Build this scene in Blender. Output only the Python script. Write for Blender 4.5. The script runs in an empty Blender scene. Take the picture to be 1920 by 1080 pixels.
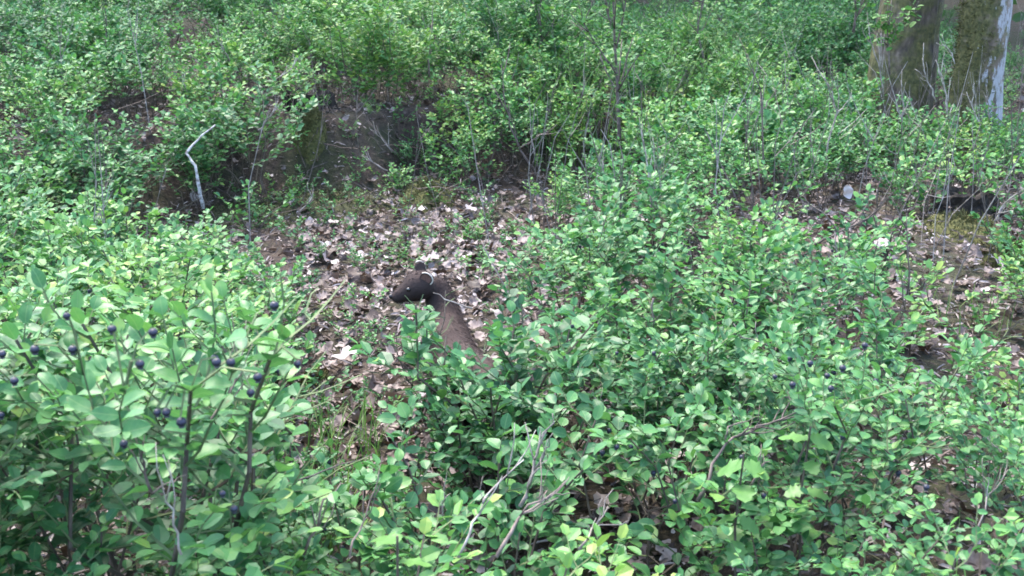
import bpy, bmesh, math, random
import numpy as np
from mathutils import Vector, Matrix, noise
R = math.radians
rng = np.random.default_rng(11)
random.seed(5)
S = bpy.context.scene
C = S.collection

# ---------------------------------------------------------------- camera, sky, sun, exposure
CAM_H, PITCH, FPX = 0.85, R(18), 2058.0          # FPX: focal length in pixels of the 1920 px photograph
cam = bpy.data.objects.new('camera', bpy.data.cameras.new('camera'))
C.objects.link(cam)
cam.location = (0, 0, CAM_H)
cam.rotation_euler = (R(90) - PITCH, 0, 0)
cam.data.sensor_width = 36
cam.data.lens = 36 * FPX / 1920
cam.data.clip_start = 0.02
cam.data.clip_end = 400
cam.data.dof.use_dof = True
cam.data.dof.focus_distance = 2.0
cam.data.dof.aperture_fstop = 20
S.camera = cam

W = bpy.data.worlds.new('World'); S.world = W; W.use_nodes = True
wn = W.node_tree; bg = wn.nodes['Background']
sky = wn.nodes.new('ShaderNodeTexSky'); sky.sky_type = 'NISHITA'; sky.sun_disc = False
SUN_EL, SUN_AZ = R(62), R(335)                    # azimuth clockwise from +y
sky.sun_elevation = SUN_EL; sky.sun_rotation = SUN_AZ
sky.air_density = 1.0; sky.dust_density = 2.5
wn.links.new(sky.outputs[0], bg.inputs[0]); bg.inputs[1].default_value = 0.15
sl = bpy.data.lights.new('sun', 'SUN'); sl.energy = 1.05; sl.angle = R(24); sl.color = (1.0, 0.95, 0.86)
sun = bpy.data.objects.new('sun', sl); C.objects.link(sun)
sdir = Vector((math.sin(SUN_AZ) * math.cos(SUN_EL), math.cos(SUN_AZ) * math.cos(SUN_EL), math.sin(SUN_EL)))
sun.rotation_euler = sdir.to_track_quat('Z', 'Y').to_euler()
S.view_settings.view_transform = 'Standard'; S.view_settings.look = 'None'
S.view_settings.exposure = 3.02; S.view_settings.gamma = 1.0; S.view_settings.use_curve_mapping = False
S.cycles.max_bounces = 6; S.cycles.diffuse_bounces = 4; S.cycles.glossy_bounces = 2
S.cycles.transmission_bounces = 3; S.cycles.caustics_reflective = False; S.cycles.caustics_refractive = False
S.cycles.filter_width = 1.7

# ---------------------------------------------------------------- projection and terrain
SP, CP = math.sin(PITCH), math.cos(PITCH)
def unproj(px, py, d):
    a, b = (px - 960) / FPX, (540 - py) / FPX
    v = np.array([a, CP + b * SP, -SP + b * CP]); v = v * (d / v[1])
    return np.array([v[0], v[1], CAM_H + v[2]])
def proj(p):
    x, y, z = p[0], p[1], p[2] - CAM_H
    dep = y * CP - z * SP
    return 960 + FPX * x / dep, 540 - FPX * (y * SP + z * CP) / dep, dep
def ss(a, b, x):
    t = np.clip((np.asarray(x, float) - a) / (b - a), 0, 1); return t * t * (3 - 2 * t)
_ph = rng.uniform(0, 6.28, (14, 3)); _fr = np.array([1.3, 1.9, 2.6, 3.5, 4.7, 6.1, 8, 11, 15, 19, 25, 33, 45, 60.])
def wob(x, y, k0=0, k1=14):
    r = 0
    for k in range(k0, k1):
        c, s = math.cos(_ph[k][2]), math.sin(_ph[k][2])
        r = r + np.sin(_fr[k] * (c * x + s * y) + _ph[k][0]) * np.sin(_fr[k] * (c * y - s * x) * .8 + _ph[k][1]) / _fr[k]
    return r
def ground(x, y):
    x = np.asarray(x, float); y = np.asarray(y, float)
    z = 0.035 * np.maximum(0, y - 4.0) + 0.02 * np.maximum(0, y - 7)
    yb = 3.12 + 0.62 * np.maximum(0, x + 1.35)                         # foot of the bank
    bh = 0.19 * (1 - ss(-0.25, 0.5, x)) + 0.04
    z = z + bh * ss(0, 0.26, y - yb + 0.10 * wob(x * 3, y * 3, 0, 5))
    z = z + 0.25 * np.exp(-((x + 0.66) / 0.34) ** 2 - ((y - 0.85) / 0.5) ** 2)
    z = z + 0.15 * np.exp(-((x - 0.62) / 0.34) ** 2 - ((y - 1.15) / 0.55) ** 2)
    z = z + 0.10 * ss(0.15, 0.6, x) * ss(1.4, 2.2, y) * (1 - ss(3, 4.2, y))
    z = z + 0.035 * wob(x, y, 1, 6) + 0.03 * wob(x, y, 6, 14)
    far = ss(14, 60, np.hypot(x, y)); z = z + far * 3.0 * (1 + .4 * np.sin(x * .05 + 1))
    return z
def gz(x, y): return float(ground(x, y))

# ---------------------------------------------------------------- materials
def mat(name):
    m = bpy.data.materials.new(name); m.use_nodes = True
    nt = m.node_tree; p = nt.nodes['Principled BSDF']; return m, nt, p
def N(nt, typ, **kw):
    n = nt.nodes.new(typ)
    for k, v in kw.items(): setattr(n, k, v)
    return n
def ramp(nt, fac, stops):
    r = N(nt, 'ShaderNodeValToRGB'); e = r.color_ramp.elements
    while len(e) < len(stops): e.new(0.5)
    for i, (p, c) in enumerate(stops): e[i].position = p; e[i].color = (*c, 1)
    nt.links.new(fac, r.inputs[0]); return r.outputs[0]
def noise_tex(nt, scale, detail=3, vec=None, rough=.55):
    n = N(nt, 'ShaderNodeTexNoise'); n.inputs['Scale'].default_value = scale; n.inputs['Detail'].default_value = detail
    n.inputs['Roughness'].default_value = rough
    if vec is not None: nt.links.new(vec, n.inputs['Vector'])
    return n.outputs[0]
def math_n(nt, op, a, b=None, clamp=False):
    n = N(nt, 'ShaderNodeMath', operation=op, use_clamp=clamp)
    for i, v in enumerate((a, b)):
        if v is None: continue
        if isinstance(v, (int, float)): n.inputs[i].default_value = v
        else: nt.links.new(v, n.inputs[i])
    return n.outputs[0]
def mixc(nt, fac, a, b):
    n = N(nt, 'ShaderNodeMix', data_type='RGBA')
    for i, v in ((0, fac), (6, a), (7, b)):
        if isinstance(v, tuple): n.inputs[i].default_value = (*v, 1)
        elif isinstance(v, (int, float)): n.inputs[i].default_value = v
        else: nt.links.new(v, n.inputs[i])
    return n.outputs[2]
def bump(nt, p, h, strength, dist):
    b = N(nt, 'ShaderNodeBump'); b.inputs['Strength'].default_value = strength; b.inputs['Distance'].default_value = dist
    nt.links.new(h, b.inputs['Height']); nt.links.new(b.outputs[0], p.inputs['Normal'])

def leaf_material(name, stops, rough=.48, trans=.30, tcol=(0.11, 0.29, 0.06), midrib=False, patch=True):
    m, nt, p = mat(name)
    at = N(nt, 'ShaderNodeAttribute', attribute_name='tint').outputs['Fac']
    oi = N(nt, 'ShaderNodeObjectInfo').outputs['Random']
    pos = N(nt, 'ShaderNodeNewGeometry').outputs['Position']
    f = math_n(nt, 'ADD', at, math_n(nt, 'MULTIPLY', math_n(nt, 'SUBTRACT', oi, .5), .38 if midrib else .22))
    if patch:
        f = math_n(nt, 'ADD', f, math_n(nt, 'MULTIPLY', math_n(nt, 'SUBTRACT', noise_tex(nt, 1.6, 2, pos), .5), .9))
        vd = N(nt, 'ShaderNodeVectorMath', operation='DISTANCE'); nt.links.new(pos, vd.inputs[0]); vd.inputs[1].default_value = (-.1, 5.0, .3)   # a yellower stand grows here
        f = math_n(nt, 'ADD', f, math_n(nt, 'MULTIPLY', math_n(nt, 'SUBTRACT', 1, math_n(nt, 'MULTIPLY', vd.outputs['Value'], .55), True), .16))
    f = math_n(nt, 'ADD', f, math_n(nt, 'MULTIPLY', math_n(nt, 'SUBTRACT', noise_tex(nt, 160, 3, pos), .5), .42), True)
    col = ramp(nt, f, stops)
    if midrib:
        brown = math_n(nt, 'MULTIPLY', math_n(nt, 'SUBTRACT', math_n(nt, 'ADD', noise_tex(nt, 90, 3, pos), math_n(nt, 'MULTIPLY', oi, .34)), .93), 14, True)
        col = mixc(nt, math_n(nt, 'MULTIPLY', brown, .8), col, (.15, .10, .035))
        sx = N(nt, 'ShaderNodeSeparateXYZ'); tc = N(nt, 'ShaderNodeTexCoord'); nt.links.new(tc.outputs['Object'], sx.inputs[0])
        ay = math_n(nt, 'ABSOLUTE', sx.outputs[1])
        rib = math_n(nt, 'SUBTRACT', 1, math_n(nt, 'MULTIPLY', ay, 1400), True)
        v = math_n(nt, 'SINE', math_n(nt, 'MULTIPLY', math_n(nt, 'SUBTRACT', sx.outputs[0], math_n(nt, 'MULTIPLY', ay, .9)), 1500))
        vein = math_n(nt, 'MULTIPLY', math_n(nt, 'SUBTRACT', v, .75, True), 1.6, True)
        k = math_n(nt, 'MAXIMUM', math_n(nt, 'MULTIPLY', rib, .6), math_n(nt, 'MULTIPLY', vein, .35))
        col = mixc(nt, k, col, (0.16, 0.27, 0.10))
        bump(nt, p, math_n(nt, 'SUBTRACT', 1, k), .3, .0006)
    nt.links.new(col, p.inputs['Base Color']); p.inputs['Roughness'].default_value = rough
    p.inputs['Specular IOR Level'].default_value = .42
    tr = N(nt, 'ShaderNodeBsdfTranslucent'); mx = N(nt, 'ShaderNodeMixShader')
    nt.links.new(mixc(nt, .5, col, tcol), tr.inputs[0]); mx.inputs[0].default_value = trans
    out = nt.nodes['Material Output']
    nt.links.new(p.outputs[0], mx.inputs[1]); nt.links.new(tr.outputs[0], mx.inputs[2]); nt.links.new(mx.outputs[0], out.inputs[0])
    return m
LEAF_STOPS = [(0, (.014, .068, .026)), (.3, (.033, .130, .043)), (.55, (.064, .196, .056)), (.8, (.118, .26, .054)), (1, (.19, .28, .05))]
M_leaf = leaf_material('bilberry_leaf', LEAF_STOPS)
M_leafn = leaf_material('bilberry_leaf_near', LEAF_STOPS, midrib=True)
M_oak = leaf_material('seedling_leaf', [(0, (.045, .13, .035)), (1, (.11, .24, .05))], patch=False, rough=.5)
M_grass = leaf_material('grass_blade', [(0, (.06, .14, .03)), (.7, (.12, .22, .05)), (1, (.28, .26, .11))], rough=.5, patch=False)
M_tree_leaf = leaf_material('tree_leaf', [(0, (.02, .055, .02)), (1, (.07, .14, .035))], rough=.5)
M_dead = leaf_material('dead_leaf', [(0, (.022, .014, .011)), (.25, (.065, .042, .033)), (.5, (.18, .138, .125)), (.75, (.29, .245, .235)), (1, (.40, .36, .355))],
                       rough=.6, trans=.08, tcol=(.2, .12, .06), patch=False)

def bark_material(name, stops, rough=.8, scale=60, bs=.4, bd=.003):
    m, nt, p = mat(name)
    tc = N(nt, 'ShaderNodeTexCoord').outputs['Object']
    oi = N(nt, 'ShaderNodeObjectInfo').outputs['Random']
    n = noise_tex(nt, scale, 4, tc)
    f = math_n(nt, 'ADD', n, math_n(nt, 'MULTIPLY', math_n(nt, 'SUBTRACT', oi, .5), .25))
    nt.links.new(ramp(nt, f, stops), p.inputs['Base Color']); p.inputs['Roughness'].default_value = rough
    bump(nt, p, n, bs, bd); return m
M_stem = bark_material('green_stem', [(.3, (.05, .085, .03)), (.7, (.12, .15, .06))])
M_stemb = bark_material('brown_stem', [(.3, (.035, .026, .02)), (.7, (.11, .085, .06))])
M_pale = bark_material('pale_dead_twig', [(.3, (.11, .09, .078)), (.55, (.235, .20, .175)), (.7, (.36, .325, .295))])
M_brownt = bark_material('brown_dead_twig', [(.3, (.05, .036, .03)), (.7, (.17, .13, .11))])
M_lichen = bark_material('lichened_stick', [(.35, (.10, .085, .07)), (.49, (.24, .235, .225)), (.75, (.42, .415, .40))], scale=90)

def trunk_material(name, side, moss, dark=1.0, r0=.1):
    m, nt, p = mat(name)
    tc = N(nt, 'ShaderNodeTexCoord').outputs['Object']
    sx = N(nt, 'ShaderNodeSeparateXYZ'); nt.links.new(tc, sx.inputs[0])
    mp = N(nt, 'ShaderNodeMapping'); mp.inputs['Scale'].default_value = (1, 1, .35); nt.links.new(tc, mp.inputs[0])
    nb = noise_tex(nt, 38, 5, mp.outputs[0]); nl = noise_tex(nt, 32, 5, mp.outputs[0], .7); nm = noise_tex(nt, 11, 4, tc)
    col = ramp(nt, nb, [(.32, (.022 * dark, .017 * dark, .013 * dark)), (.55, (.085 * dark, .062 * dark, .045 * dark)), (.72, (.16 * dark, .125 * dark, .10 * dark))])
    mf = math_n(nt, 'MULTIPLY', math_n(nt, 'SUBTRACT', math_n(nt, 'ADD', nm, math_n(nt, 'MULTIPLY', sx.outputs[0], -side * .12 / r0)), .52 - moss), 7, True)
    mossc = ramp(nt, noise_tex(nt, 70, 4, tc), [(.3, (.03, .034, .010)), (.6, (.085, .078, .024)), (.8, (.16, .135, .05))])
    col = mixc(nt, mf, col, mossc)
    lf = math_n(nt, 'MULTIPLY', math_n(nt, 'SUBTRACT', math_n(nt, 'ADD', math_n(nt, 'MULTIPLY', nl, 3.4), math_n(nt, 'MULTIPLY', sx.outputs[0], side * .5 / r0)), 1.84), 5, True)
    col = mixc(nt, math_n(nt, 'MULTIPLY', lf, 0.0 if side == 0 else 1.0), col, (.27, .265, .28))
    nt.links.new(col, p.inputs['Base Color']); p.inputs['Roughness'].default_value = .85
    bump(nt, p, math_n(nt, 'ADD', nb, nm), .8, .02); return m

def ground_material():
    m, nt, p = mat('forest_floor_humus')
    pos = N(nt, 'ShaderNodeNewGeometry').outputs['Position']
    n1 = noise_tex(nt, 2.2, 4, pos); n2 = noise_tex(nt, 60, 5, pos, .7); n3 = noise_tex(nt, 14, 3, pos)
    humus = ramp(nt, n2, [(.3, (.014, .009, .006)), (.55, (.046, .030, .020)), (.75, (.12, .088, .066))])
    moss = ramp(nt, n2, [(.3, (.012, .014, .005)), (.6, (.033, .034, .011)), (.8, (.07, .066, .022))])
    f = math_n(nt, 'MULTIPLY', math_n(nt, 'SUBTRACT', math_n(nt, 'ADD', n1, math_n(nt, 'MULTIPLY', n3, .4)), .66), 8, True)
    nt.links.new(mixc(nt, f, humus, moss), p.inputs['Base Color']); p.inputs['Roughness'].default_value = .9
    bump(nt, p, math_n(nt, 'ADD', n2, n3), .9, .012); return m
def simple(name, stops, scale, rough=.8, bs=.5, bd=.003, spec=.4):
    m, nt, p = mat(name); pos = N(nt, 'ShaderNodeTexCoord').outputs['Object']
    n = noise_tex(nt, scale, 4, pos); nt.links.new(ramp(nt, n, stops), p.inputs['Base Color'])
    p.inputs['Roughness'].default_value = rough; p.inputs['Specular IOR Level'].default_value = spec; bump(nt, p, n, bs, bd); return m
M_ground = ground_material()
M_moss = simple('cushion_moss', [(.3, (.03, .034, .010)), (.55, (.08, .08, .024)), (.8, (.16, .14, .045))], 90, .95, .8, .006)
M_mossdark = simple('shade_toned_moss', [(.3, (.016, .018, .006)), (.55, (.040, .042, .014)), (.8, (.08, .075, .025))], 90, .95, .8, .006)  # darker copy of the cushion moss, with the bank's shade in its colour
M_berry = simple('berry_skin', [(.35, (.003, .0035, .010)), (.7, (.014, .017, .045))], 300, .5, .1, .0003, .5)
M_berryred = simple('ripening_berry_skin', [(.35, (.03, .006, .02)), (.7, (.08, .02, .06))], 300, .4, .1, .0003, .5)
M_rot = simple('rotten_wood', [(.3, (.008, .006, .005)), (.6, (.026, .019, .015)), (.8, (.08, .064, .054))], 45, .9, .9, .01)
M_fur = simple('brown_fur', [(.3, (.032, .022, .020)), (.75, (.054, .038, .034))], 18, .85, .1, .002, .15)
M_furhair = simple('fur_hair', [(.3, (.024, .017, .016)), (.7, (.068, .050, .047))], 30, .8, .0, .001, .15)
M_earrim = simple('pale_ear_fur', [(.3, (.42, .36, .30)), (.7, (.62, .55, .47))], 400, .8, .2, .001)
M_earin = simple('inner_ear_fur', [(.3, (.10, .05, .04)), (.7, (.20, .11, .09))], 200, .8, .2, .001)
M_eye = simple('eye_gloss', [(.3, (.006, .005, .004)), (.7, (.012, .01, .008))], 50, .12, 0, .001, .8)
M_nose = simple('nose_skin', [(.3, (.010, .008, .008)), (.7, (.02, .015, .015))], 300, .4, .1, .0005)
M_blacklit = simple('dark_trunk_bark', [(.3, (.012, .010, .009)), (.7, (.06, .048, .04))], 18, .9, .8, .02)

# ---------------------------------------------------------------- mesh helpers
def tag(o, label=None, cat=None, group=None, kind=None):
    if label: o['label'] = label
    if cat: o['category'] = cat
    if group: o['group'] = group
    if kind: o['kind'] = kind
    return o
def mesh_np(name, V, F, mats, tint=None, midx=None, smooth=False):
    """V (n,3); F (m,3) triangles; tint per vertex"""
    me = bpy.data.meshes.new(name); V = np.asarray(V, np.float32); F = np.asarray(F, np.int32)
    me.vertices.add(len(V)); me.vertices.foreach_set('co', V.ravel())
    me.loops.add(F.size); me.loops.foreach_set('vertex_index', F.ravel())
    me.polygons.add(len(F)); me.polygons.foreach_set('loop_start', np.arange(0, F.size, 3, dtype=np.int32))
    if midx is not None: me.polygons.foreach_set('material_index', np.asarray(midx, np.int32))
    me.polygons.foreach_set('use_smooth', np.full(len(F), smooth, bool))
    for m in mats: me.materials.append(m)
    if tint is not None:
        a = me.attributes.new('tint', 'FLOAT', 'POINT'); a.data.foreach_set('value', np.asarray(tint, np.float32))
    me.update(calc_edges=True); me.validate(); return me
def link(name, data, parent=None, loc=None, rot=None, scale=None):
    o = bpy.data.objects.new(name, data); C.objects.link(o)
    if parent is not None: o.parent = parent
    if loc is not None: o.location = tuple(map(float, loc))
    if rot is not None: o.rotation_euler = rot
    if scale is not None: o.scale = (scale,) * 3 if np.isscalar(scale) else scale
    return o
def empty(name, loc, rz=0, scale=1):
    o = link(name, None, None, loc, (0, 0, rz), scale); o.empty_display_size = .05; return o
def leaf_template(ss_, ws, fold=.25, droop=.14, twist=0):
    V = [(0, 0, 0)]; F = []
    for s, w in zip(ss_, ws):
        z = -droop * s * s
        V += [(s, -w, z + w * fold), (s, 0, z), (s, w, z + w * fold)]
    V.append((1, 0, -droop)); n = len(ss_)
    F += [(0, 1, 2), (0, 2, 3)]
    for i in range(n - 1):
        a, b = 1 + 3 * i, 4 + 3 * i
        F += [(a, b, b + 1), (a, b + 1, a + 1), (a + 1, b + 1, b + 2), (a + 1, b + 2, a + 2)]
    a = 1 + 3 * (n - 1); t = len(V) - 1
    F += [(a, t, a + 1), (a + 1, t, a + 2)]
    return np.array(V, float), np.array(F)
T_near = leaf_template([.06, .22, .45, .70, .90], [.13, .28, .345, .30, .155])
T_mid = leaf_template([.20, .70], [.29, .32])
def T_far():
    V = np.array([(0, 0, 0), (.22, -.29, .06), (.7, -.30, 0), (1, 0, -.1), (.7, .30, 0), (.22, .29, .06)], float)
    return V, np.array([(0, 1, 2), (0, 2, 3), (0, 3, 4), (0, 4, 5)])
T_far = T_far()
def frames(P, D, Nn, L, Wd=None):
    """leaf frames: returns (n,3,3) matrices columns = dir*L, side*W, normal*L"""
    D = D / np.linalg.norm(D, axis=1, keepdims=True)
    Sd = np.cross(Nn, D); Sd /= np.linalg.norm(Sd, axis=1, keepdims=True) + 1e-9
    Nn = np.cross(D, Sd); Wd = L if Wd is None else Wd
    return np.stack([D * L[:, None], Sd * Wd[:, None], Nn * L[:, None]], axis=2)
def stamp(T, M, P, tint):
    TV, TF = T; n = len(P)
    V = np.einsum('nij,vj->nvi', M, TV) + P[:, None, :]
    F = TF[None] + (np.arange(n) * len(TV))[:, None, None]
    return V.reshape(-1, 3), F.reshape(-1, 3), np.repeat(tint, len(TV))
def tube(pts, rad, sides=4):
    pts = np.asarray(pts, float); n = len(pts); rad = np.broadcast_to(rad, (n,))
    t = np.gradient(pts, axis=0); t /= np.linalg.norm(t, axis=1, keepdims=True) + 1e-9
    ref = np.array([.31, .17, .93]) if abs(t[0][2]) < .8 else np.array([.95, .2, .1])
    u = np.cross(t, ref); u /= np.linalg.norm(u, axis=1, keepdims=True) + 1e-9; v = np.cross(t, u)
    a = np.arange(sides) * 2 * math.pi / sides
    V = pts[:, None] + rad[:, None, None] * (np.cos(a)[None, :, None] * u[:, None] + np.sin(a)[None, :, None] * v[:, None])
    F = []
    for i in range(n - 1):
        for j in range(sides):
            k = (j + 1) % sides; A, B, D_, E = i * sides + j, i * sides + k, (i + 1) * sides + k, (i + 1) * sides + j
            F += [(A, B, D_), (A, D_, E)]
    V = V.reshape(-1, 3); c = len(V); V = np.vstack([V, pts[-1:], pts[:1]])
    for j in range(sides):
        k = (j + 1) % sides; F.append(((n - 1) * sides + j, (n - 1) * sides + k, c)); F.append((k, j, c + 1))
    return V, np.array(F)
def merge(parts):
    V, F, o = [], [], 0
    for v, f in parts: V.append(v); F.append(f + o); o += len(v)
    return np.vstack(V), np.vstack(F)

# ---------------------------------------------------------------- bilberry prototypes
class Proto: pass
def make_proto(seed, nst, H, Rr, leaf, spacing=.5, spread=1.0, upright=.35, young=0., bare=.46):
    g = np.random.default_rng(seed); stems = []; LP, LD, LN, LL, LT = [], [], [], [], []; tips = []
    def wander(p0, d0, length, n, up):
        pts = [np.array(p0, float)]; d = np.array(d0, float); d /= np.linalg.norm(d)
        for i in range(n):
            d = d + g.normal(0, .16, 3); d[2] += up; d /= np.linalg.norm(d); pts.append(pts[-1] + d * length / n)
        return np.array(pts)
    def leaves_on(pts, start, tipyoung):
        seg = np.linalg.norm(np.diff(pts, axis=0), axis=1); cum = np.r_[0, np.cumsum(seg)]; tot = cum[-1]
        s = start * tot + leaf * .3; side = g.choice([-1, 1])
        while s <= tot + 1e-6:
            i = min(np.searchsorted(cum, s) - 1, len(seg) - 1); i = max(i, 0); f = (s - cum[i]) / max(seg[i], 1e-6)
            p = pts[i] + (pts[i + 1] - pts[i]) * f; t = (pts[i + 1] - pts[i]) / seg[i]
            hz = np.cross(t, [0, 0, 1.]); hn = np.linalg.norm(hz)
            hz = hz / hn if hn > .25 else np.array([math.cos(s * 150), math.sin(s * 150), 0])
            d = t * g.uniform(.45, .9) + hz * side * g.uniform(.7, 1.1) + np.array([0, 0, g.normal(.02, .22)])
            nn = np.array([g.normal(0, .45), g.normal(0, .45), 1.0])
            LP.append(p); LD.append(d); LN.append(nn); LL.append(leaf * g.uniform(.62, 1.15) * (1 - .25 * s / tot * g.random()))
            LT.append(np.clip(.28 + young + .35 * tipyoung * (s / tot) ** 2 + g.normal(0, .13), 0, 1))
            side = -side; s += leaf * spacing * g.uniform(.75, 1.3)
        LP.append(pts[-1]); LD.append(pts[-1] - pts[-2]); LN.append(np.array([g.normal(0, .3), g.normal(0, .3), 1.])); LL.append(leaf * g.uniform(.6, .95))
        LT.append(np.clip(.5 + young + g.normal(0, .15), 0, 1)); tips.append(pts[-1])
    for k in range(nst):
        az = 2 * math.pi * (k + g.uniform(-.35, .35)) / nst
        b = np.array([math.cos(az), math.sin(az), 0]) * Rr * .22 * g.random()
        hh = H * g.uniform(.72, 1.0); out = Rr * spread * g.uniform(.25, .85)
        top = b + np.array([math.cos(az) * out, math.sin(az) * out, hh])
        n = 7; t = np.linspace(0, 1, n)
        pts = b[None] + (top - b)[None] * np.stack([t ** 1.4, t ** 1.4, t], 1); pts[1:] += g.normal(0, .012, (n - 1, 3)) * H / .3
        stems.append((pts, np.linspace(.0021, .0010, n) * (.7 + H), 1)); leaves_on(pts[4:], .2, 1)
        nb = max(3, int(round(hh / .034)))
        for j in range(nb):
            tt = bare + (1 - bare) * (j + g.random()) / nb; tt = min(tt, .97); i = min(int(tt * (n - 1)), n - 2); f = tt * (n - 1) - i
            p = pts[i] + (pts[i + 1] - pts[i]) * f; a2 = az + g.normal(0, 1.35)
            L = H * g.uniform(.20, .40) * (1.12 - .5 * tt)
            br = wander(p, (math.cos(a2), math.sin(a2), g.uniform(.25, .95)), L, 4, upright * .25)
            stems.append((br, np.linspace(.0011, .0005, 5), 0)); leaves_on(br, .05, 1)
            if g.random() < .65:
                a3 = a2 + g.choice([-1, 1]) * g.uniform(.5, 1.1)
                b2 = wander(br[2], (math.cos(a3), math.sin(a3), g.uniform(.1, .8)), L * .62, 3, upright * .2)
                stems.append((b2, np.linspace(.0008, .0004, 4), 0)); leaves_on(b2, .0, 1)
    P = Proto(); P.H = H; P.R = Rr
    P.LP, P.LD, P.LN, P.LL, P.LT = map(np.array, (LP, LD, LN, LL, LT)); P.tips = np.array(tips)
    P.LP = P.LP.copy(); M = frames(P.LP, P.LD, P.LN, P.LL, P.LL * g.uniform(.82, 1.15, len(P.LL))); P.M = M
    sv, mi = [], []
    for pts, rad, kind in stems:
        v, f = tube(pts, rad, 4 if kind else 3); sv.append((v, f)); mi.append(np.full(len(f), kind))
    P.SV, P.SF = merge(sv); P.SM = np.concatenate(mi)
    P.stem_me = mesh_np('stem', P.SV, P.SF, [M_stem, M_stemb], midx=P.SM)
    P._mid = None
    return P
def proto_leaf_mesh(P):
    if P._mid is None:
        V, F, t = stamp(T_mid, P.M, P.LP, P.LT); P._mid = mesh_np('leaves', V, F, [M_leaf], t)
    return P._mid
PR = {
 'tall': [make_proto(100 + i, 5, .37, .17, .0205 + .0018 * (i % 3), spacing=.54, young=.05 * i - .06) for i in range(6)],
 'mid':  [make_proto(200 + i, 5, .26, .15, .0185 + .0018 * (i % 3), spacing=.54, young=.05 * i - .06) for i in range(6)],
 'low':  [make_proto(300 + i, 4, .13, .10, .0175, bare=.1, young=.04 * i) for i in range(4)],
 'near': [make_proto(400 + i, 5, .36, .16, .0174, spacing=.58, young=-.06) for i in range(4)],
 'far':  [make_proto(500 + i, 7, .38, .22, .0225, spacing=.6, young=.06 * i - .08) for i in range(4)],
 'shrub': [make_proto(600 + i, 6, .55, .26, .031, spacing=.58, young=.04 + .05 * i, bare=.2) for i in range(3)],
}
NEAR_LEAF = []
for i in range(5):
    g = np.random.default_rng(60 + i); V, F = leaf_template([.06, .22, .45, .70, .90], np.array([.13, .28, .345, .30, .155]) * g.uniform(.85, 1.08), g.uniform(.12, .4), g.uniform(.02, .28))
    V[:, 2] += .05 * V[:, 1] * np.sin(V[:, 0] * 7 + i) + .02 * np.sin(V[:, 0] * 9 + i * 2); V *= .02      # real size: 2 cm long
    NEAR_LEAF.append(mesh_np('leaf', V, F, [M_leafn], np.full(len(V), .22 + .13 * i), smooth=True))

# ---------------------------------------------------------------- ground sheet
def axis(lo, hi, fine, n_out):
    a = np.arange(lo, hi, fine); L = lo - np.geomspace(fine * 2, 90, n_out)[::-1]; U = hi + np.geomspace(fine * 2, 90, n_out); return np.r_[L, a, U]
gx, gy = axis(-2.6, 2.6, .028, 24), axis(.2, 6.5, .03, 26)
X, Y = np.meshgrid(gx, gy); Z = ground(X, Y)
nx, ny = len(gx), len(gy); idx = np.arange(nx * ny).reshape(ny, nx)
a, b, c_, d_ = idx[:-1, :-1].ravel(), idx[:-1, 1:].ravel(), idx[1:, 1:].ravel(), idx[1:, :-1].ravel()
floor = link('ground', mesh_np('ground', np.stack([X.ravel(), Y.ravel(), Z.ravel()], 1), np.vstack([np.stack([a, b, c_], 1), np.stack([a, c_, d_], 1)]), [M_ground], smooth=True))
tag(floor, 'brown humus and mossy forest floor under the bilberries', kind='structure')
def gnormal(x, y, e=.02):
    n = np.array([gz(x - e, y) - gz(x + e, y), gz(x, y - e) - gz(x, y + e), 2 * e]); return n / np.linalg.norm(n)

# ---------------------------------------------------------------- big trees at the right
def trunk_mesh(name, m, r0, h, lean=(0, 0), flare=1.6, seed=0, seg=40, rings=70, lump=.10):
    V = []; z = np.r_[np.linspace(-.25, 1.0, rings), np.linspace(1.05, h, 24)]
    for zz in z:
        f = 1 + (flare - 1) * math.exp(-max(zz + .05, 0) / .22); r = r0 * f * (1 - .35 * max(zz, 0) / h)
        for j in range(seg):
            a = 2 * math.pi * j / seg; k = math.exp(-max(zz, 0) / .35)
            n = noise.noise(Vector((math.cos(a) * 2.2, math.sin(a) * 2.2, zz * 2 + seed * 7))) * (lump + .22 * k) \
                + noise.noise(Vector((math.cos(a) * 9, math.sin(a) * 9, zz * 6 + seed))) * .07 + noise.noise(Vector((math.cos(a) * 26, math.sin(a) * 26, zz * 12 + seed))) * .035
            V.append((math.cos(a) * r * (1 + n) + lean[0] * zz, math.sin(a) * r * (1 + n) + lean[1] * zz, zz))
    F = []
    for i in range(len(z) - 1):
        for j in range(seg):
            k = (j + 1) % seg; A, B, D_, E = i * seg + j, i * seg + k, (i + 1) * seg + k, (i + 1) * seg + j; F += [(A, B, D_), (A, D_, E)]
    return mesh_np(name, V, F, [m], smooth=True)
def tufts(name, m, pts, nrm, size, n_each, parent, g, tint=.5):
    P = np.repeat(pts, n_each, 0); n_ = len(P); Nn = np.repeat(nrm, n_each, 0)
    D = Nn + g.normal(0, .6, (n_, 3)); P = P + g.normal(0, size * .5, (n_, 3)) - Nn * size * .15
    M = frames(P, D, g.normal(0, 1, (n_, 3)), np.full(n_, size) * g.uniform(.5, 1.3, n_), np.full(n_, size * .28))
    V, F, t = stamp((np.array([(0, -.5, 0), (0, .5, 0), (1, 0, .1)], float), np.array([(0, 1, 2)])), M, P, np.clip(g.normal(tint, .2, n_), 0, 1))
    return tag(link(name, mesh_np(name, V, F, [m], t), parent), kind='stuff')
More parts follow.
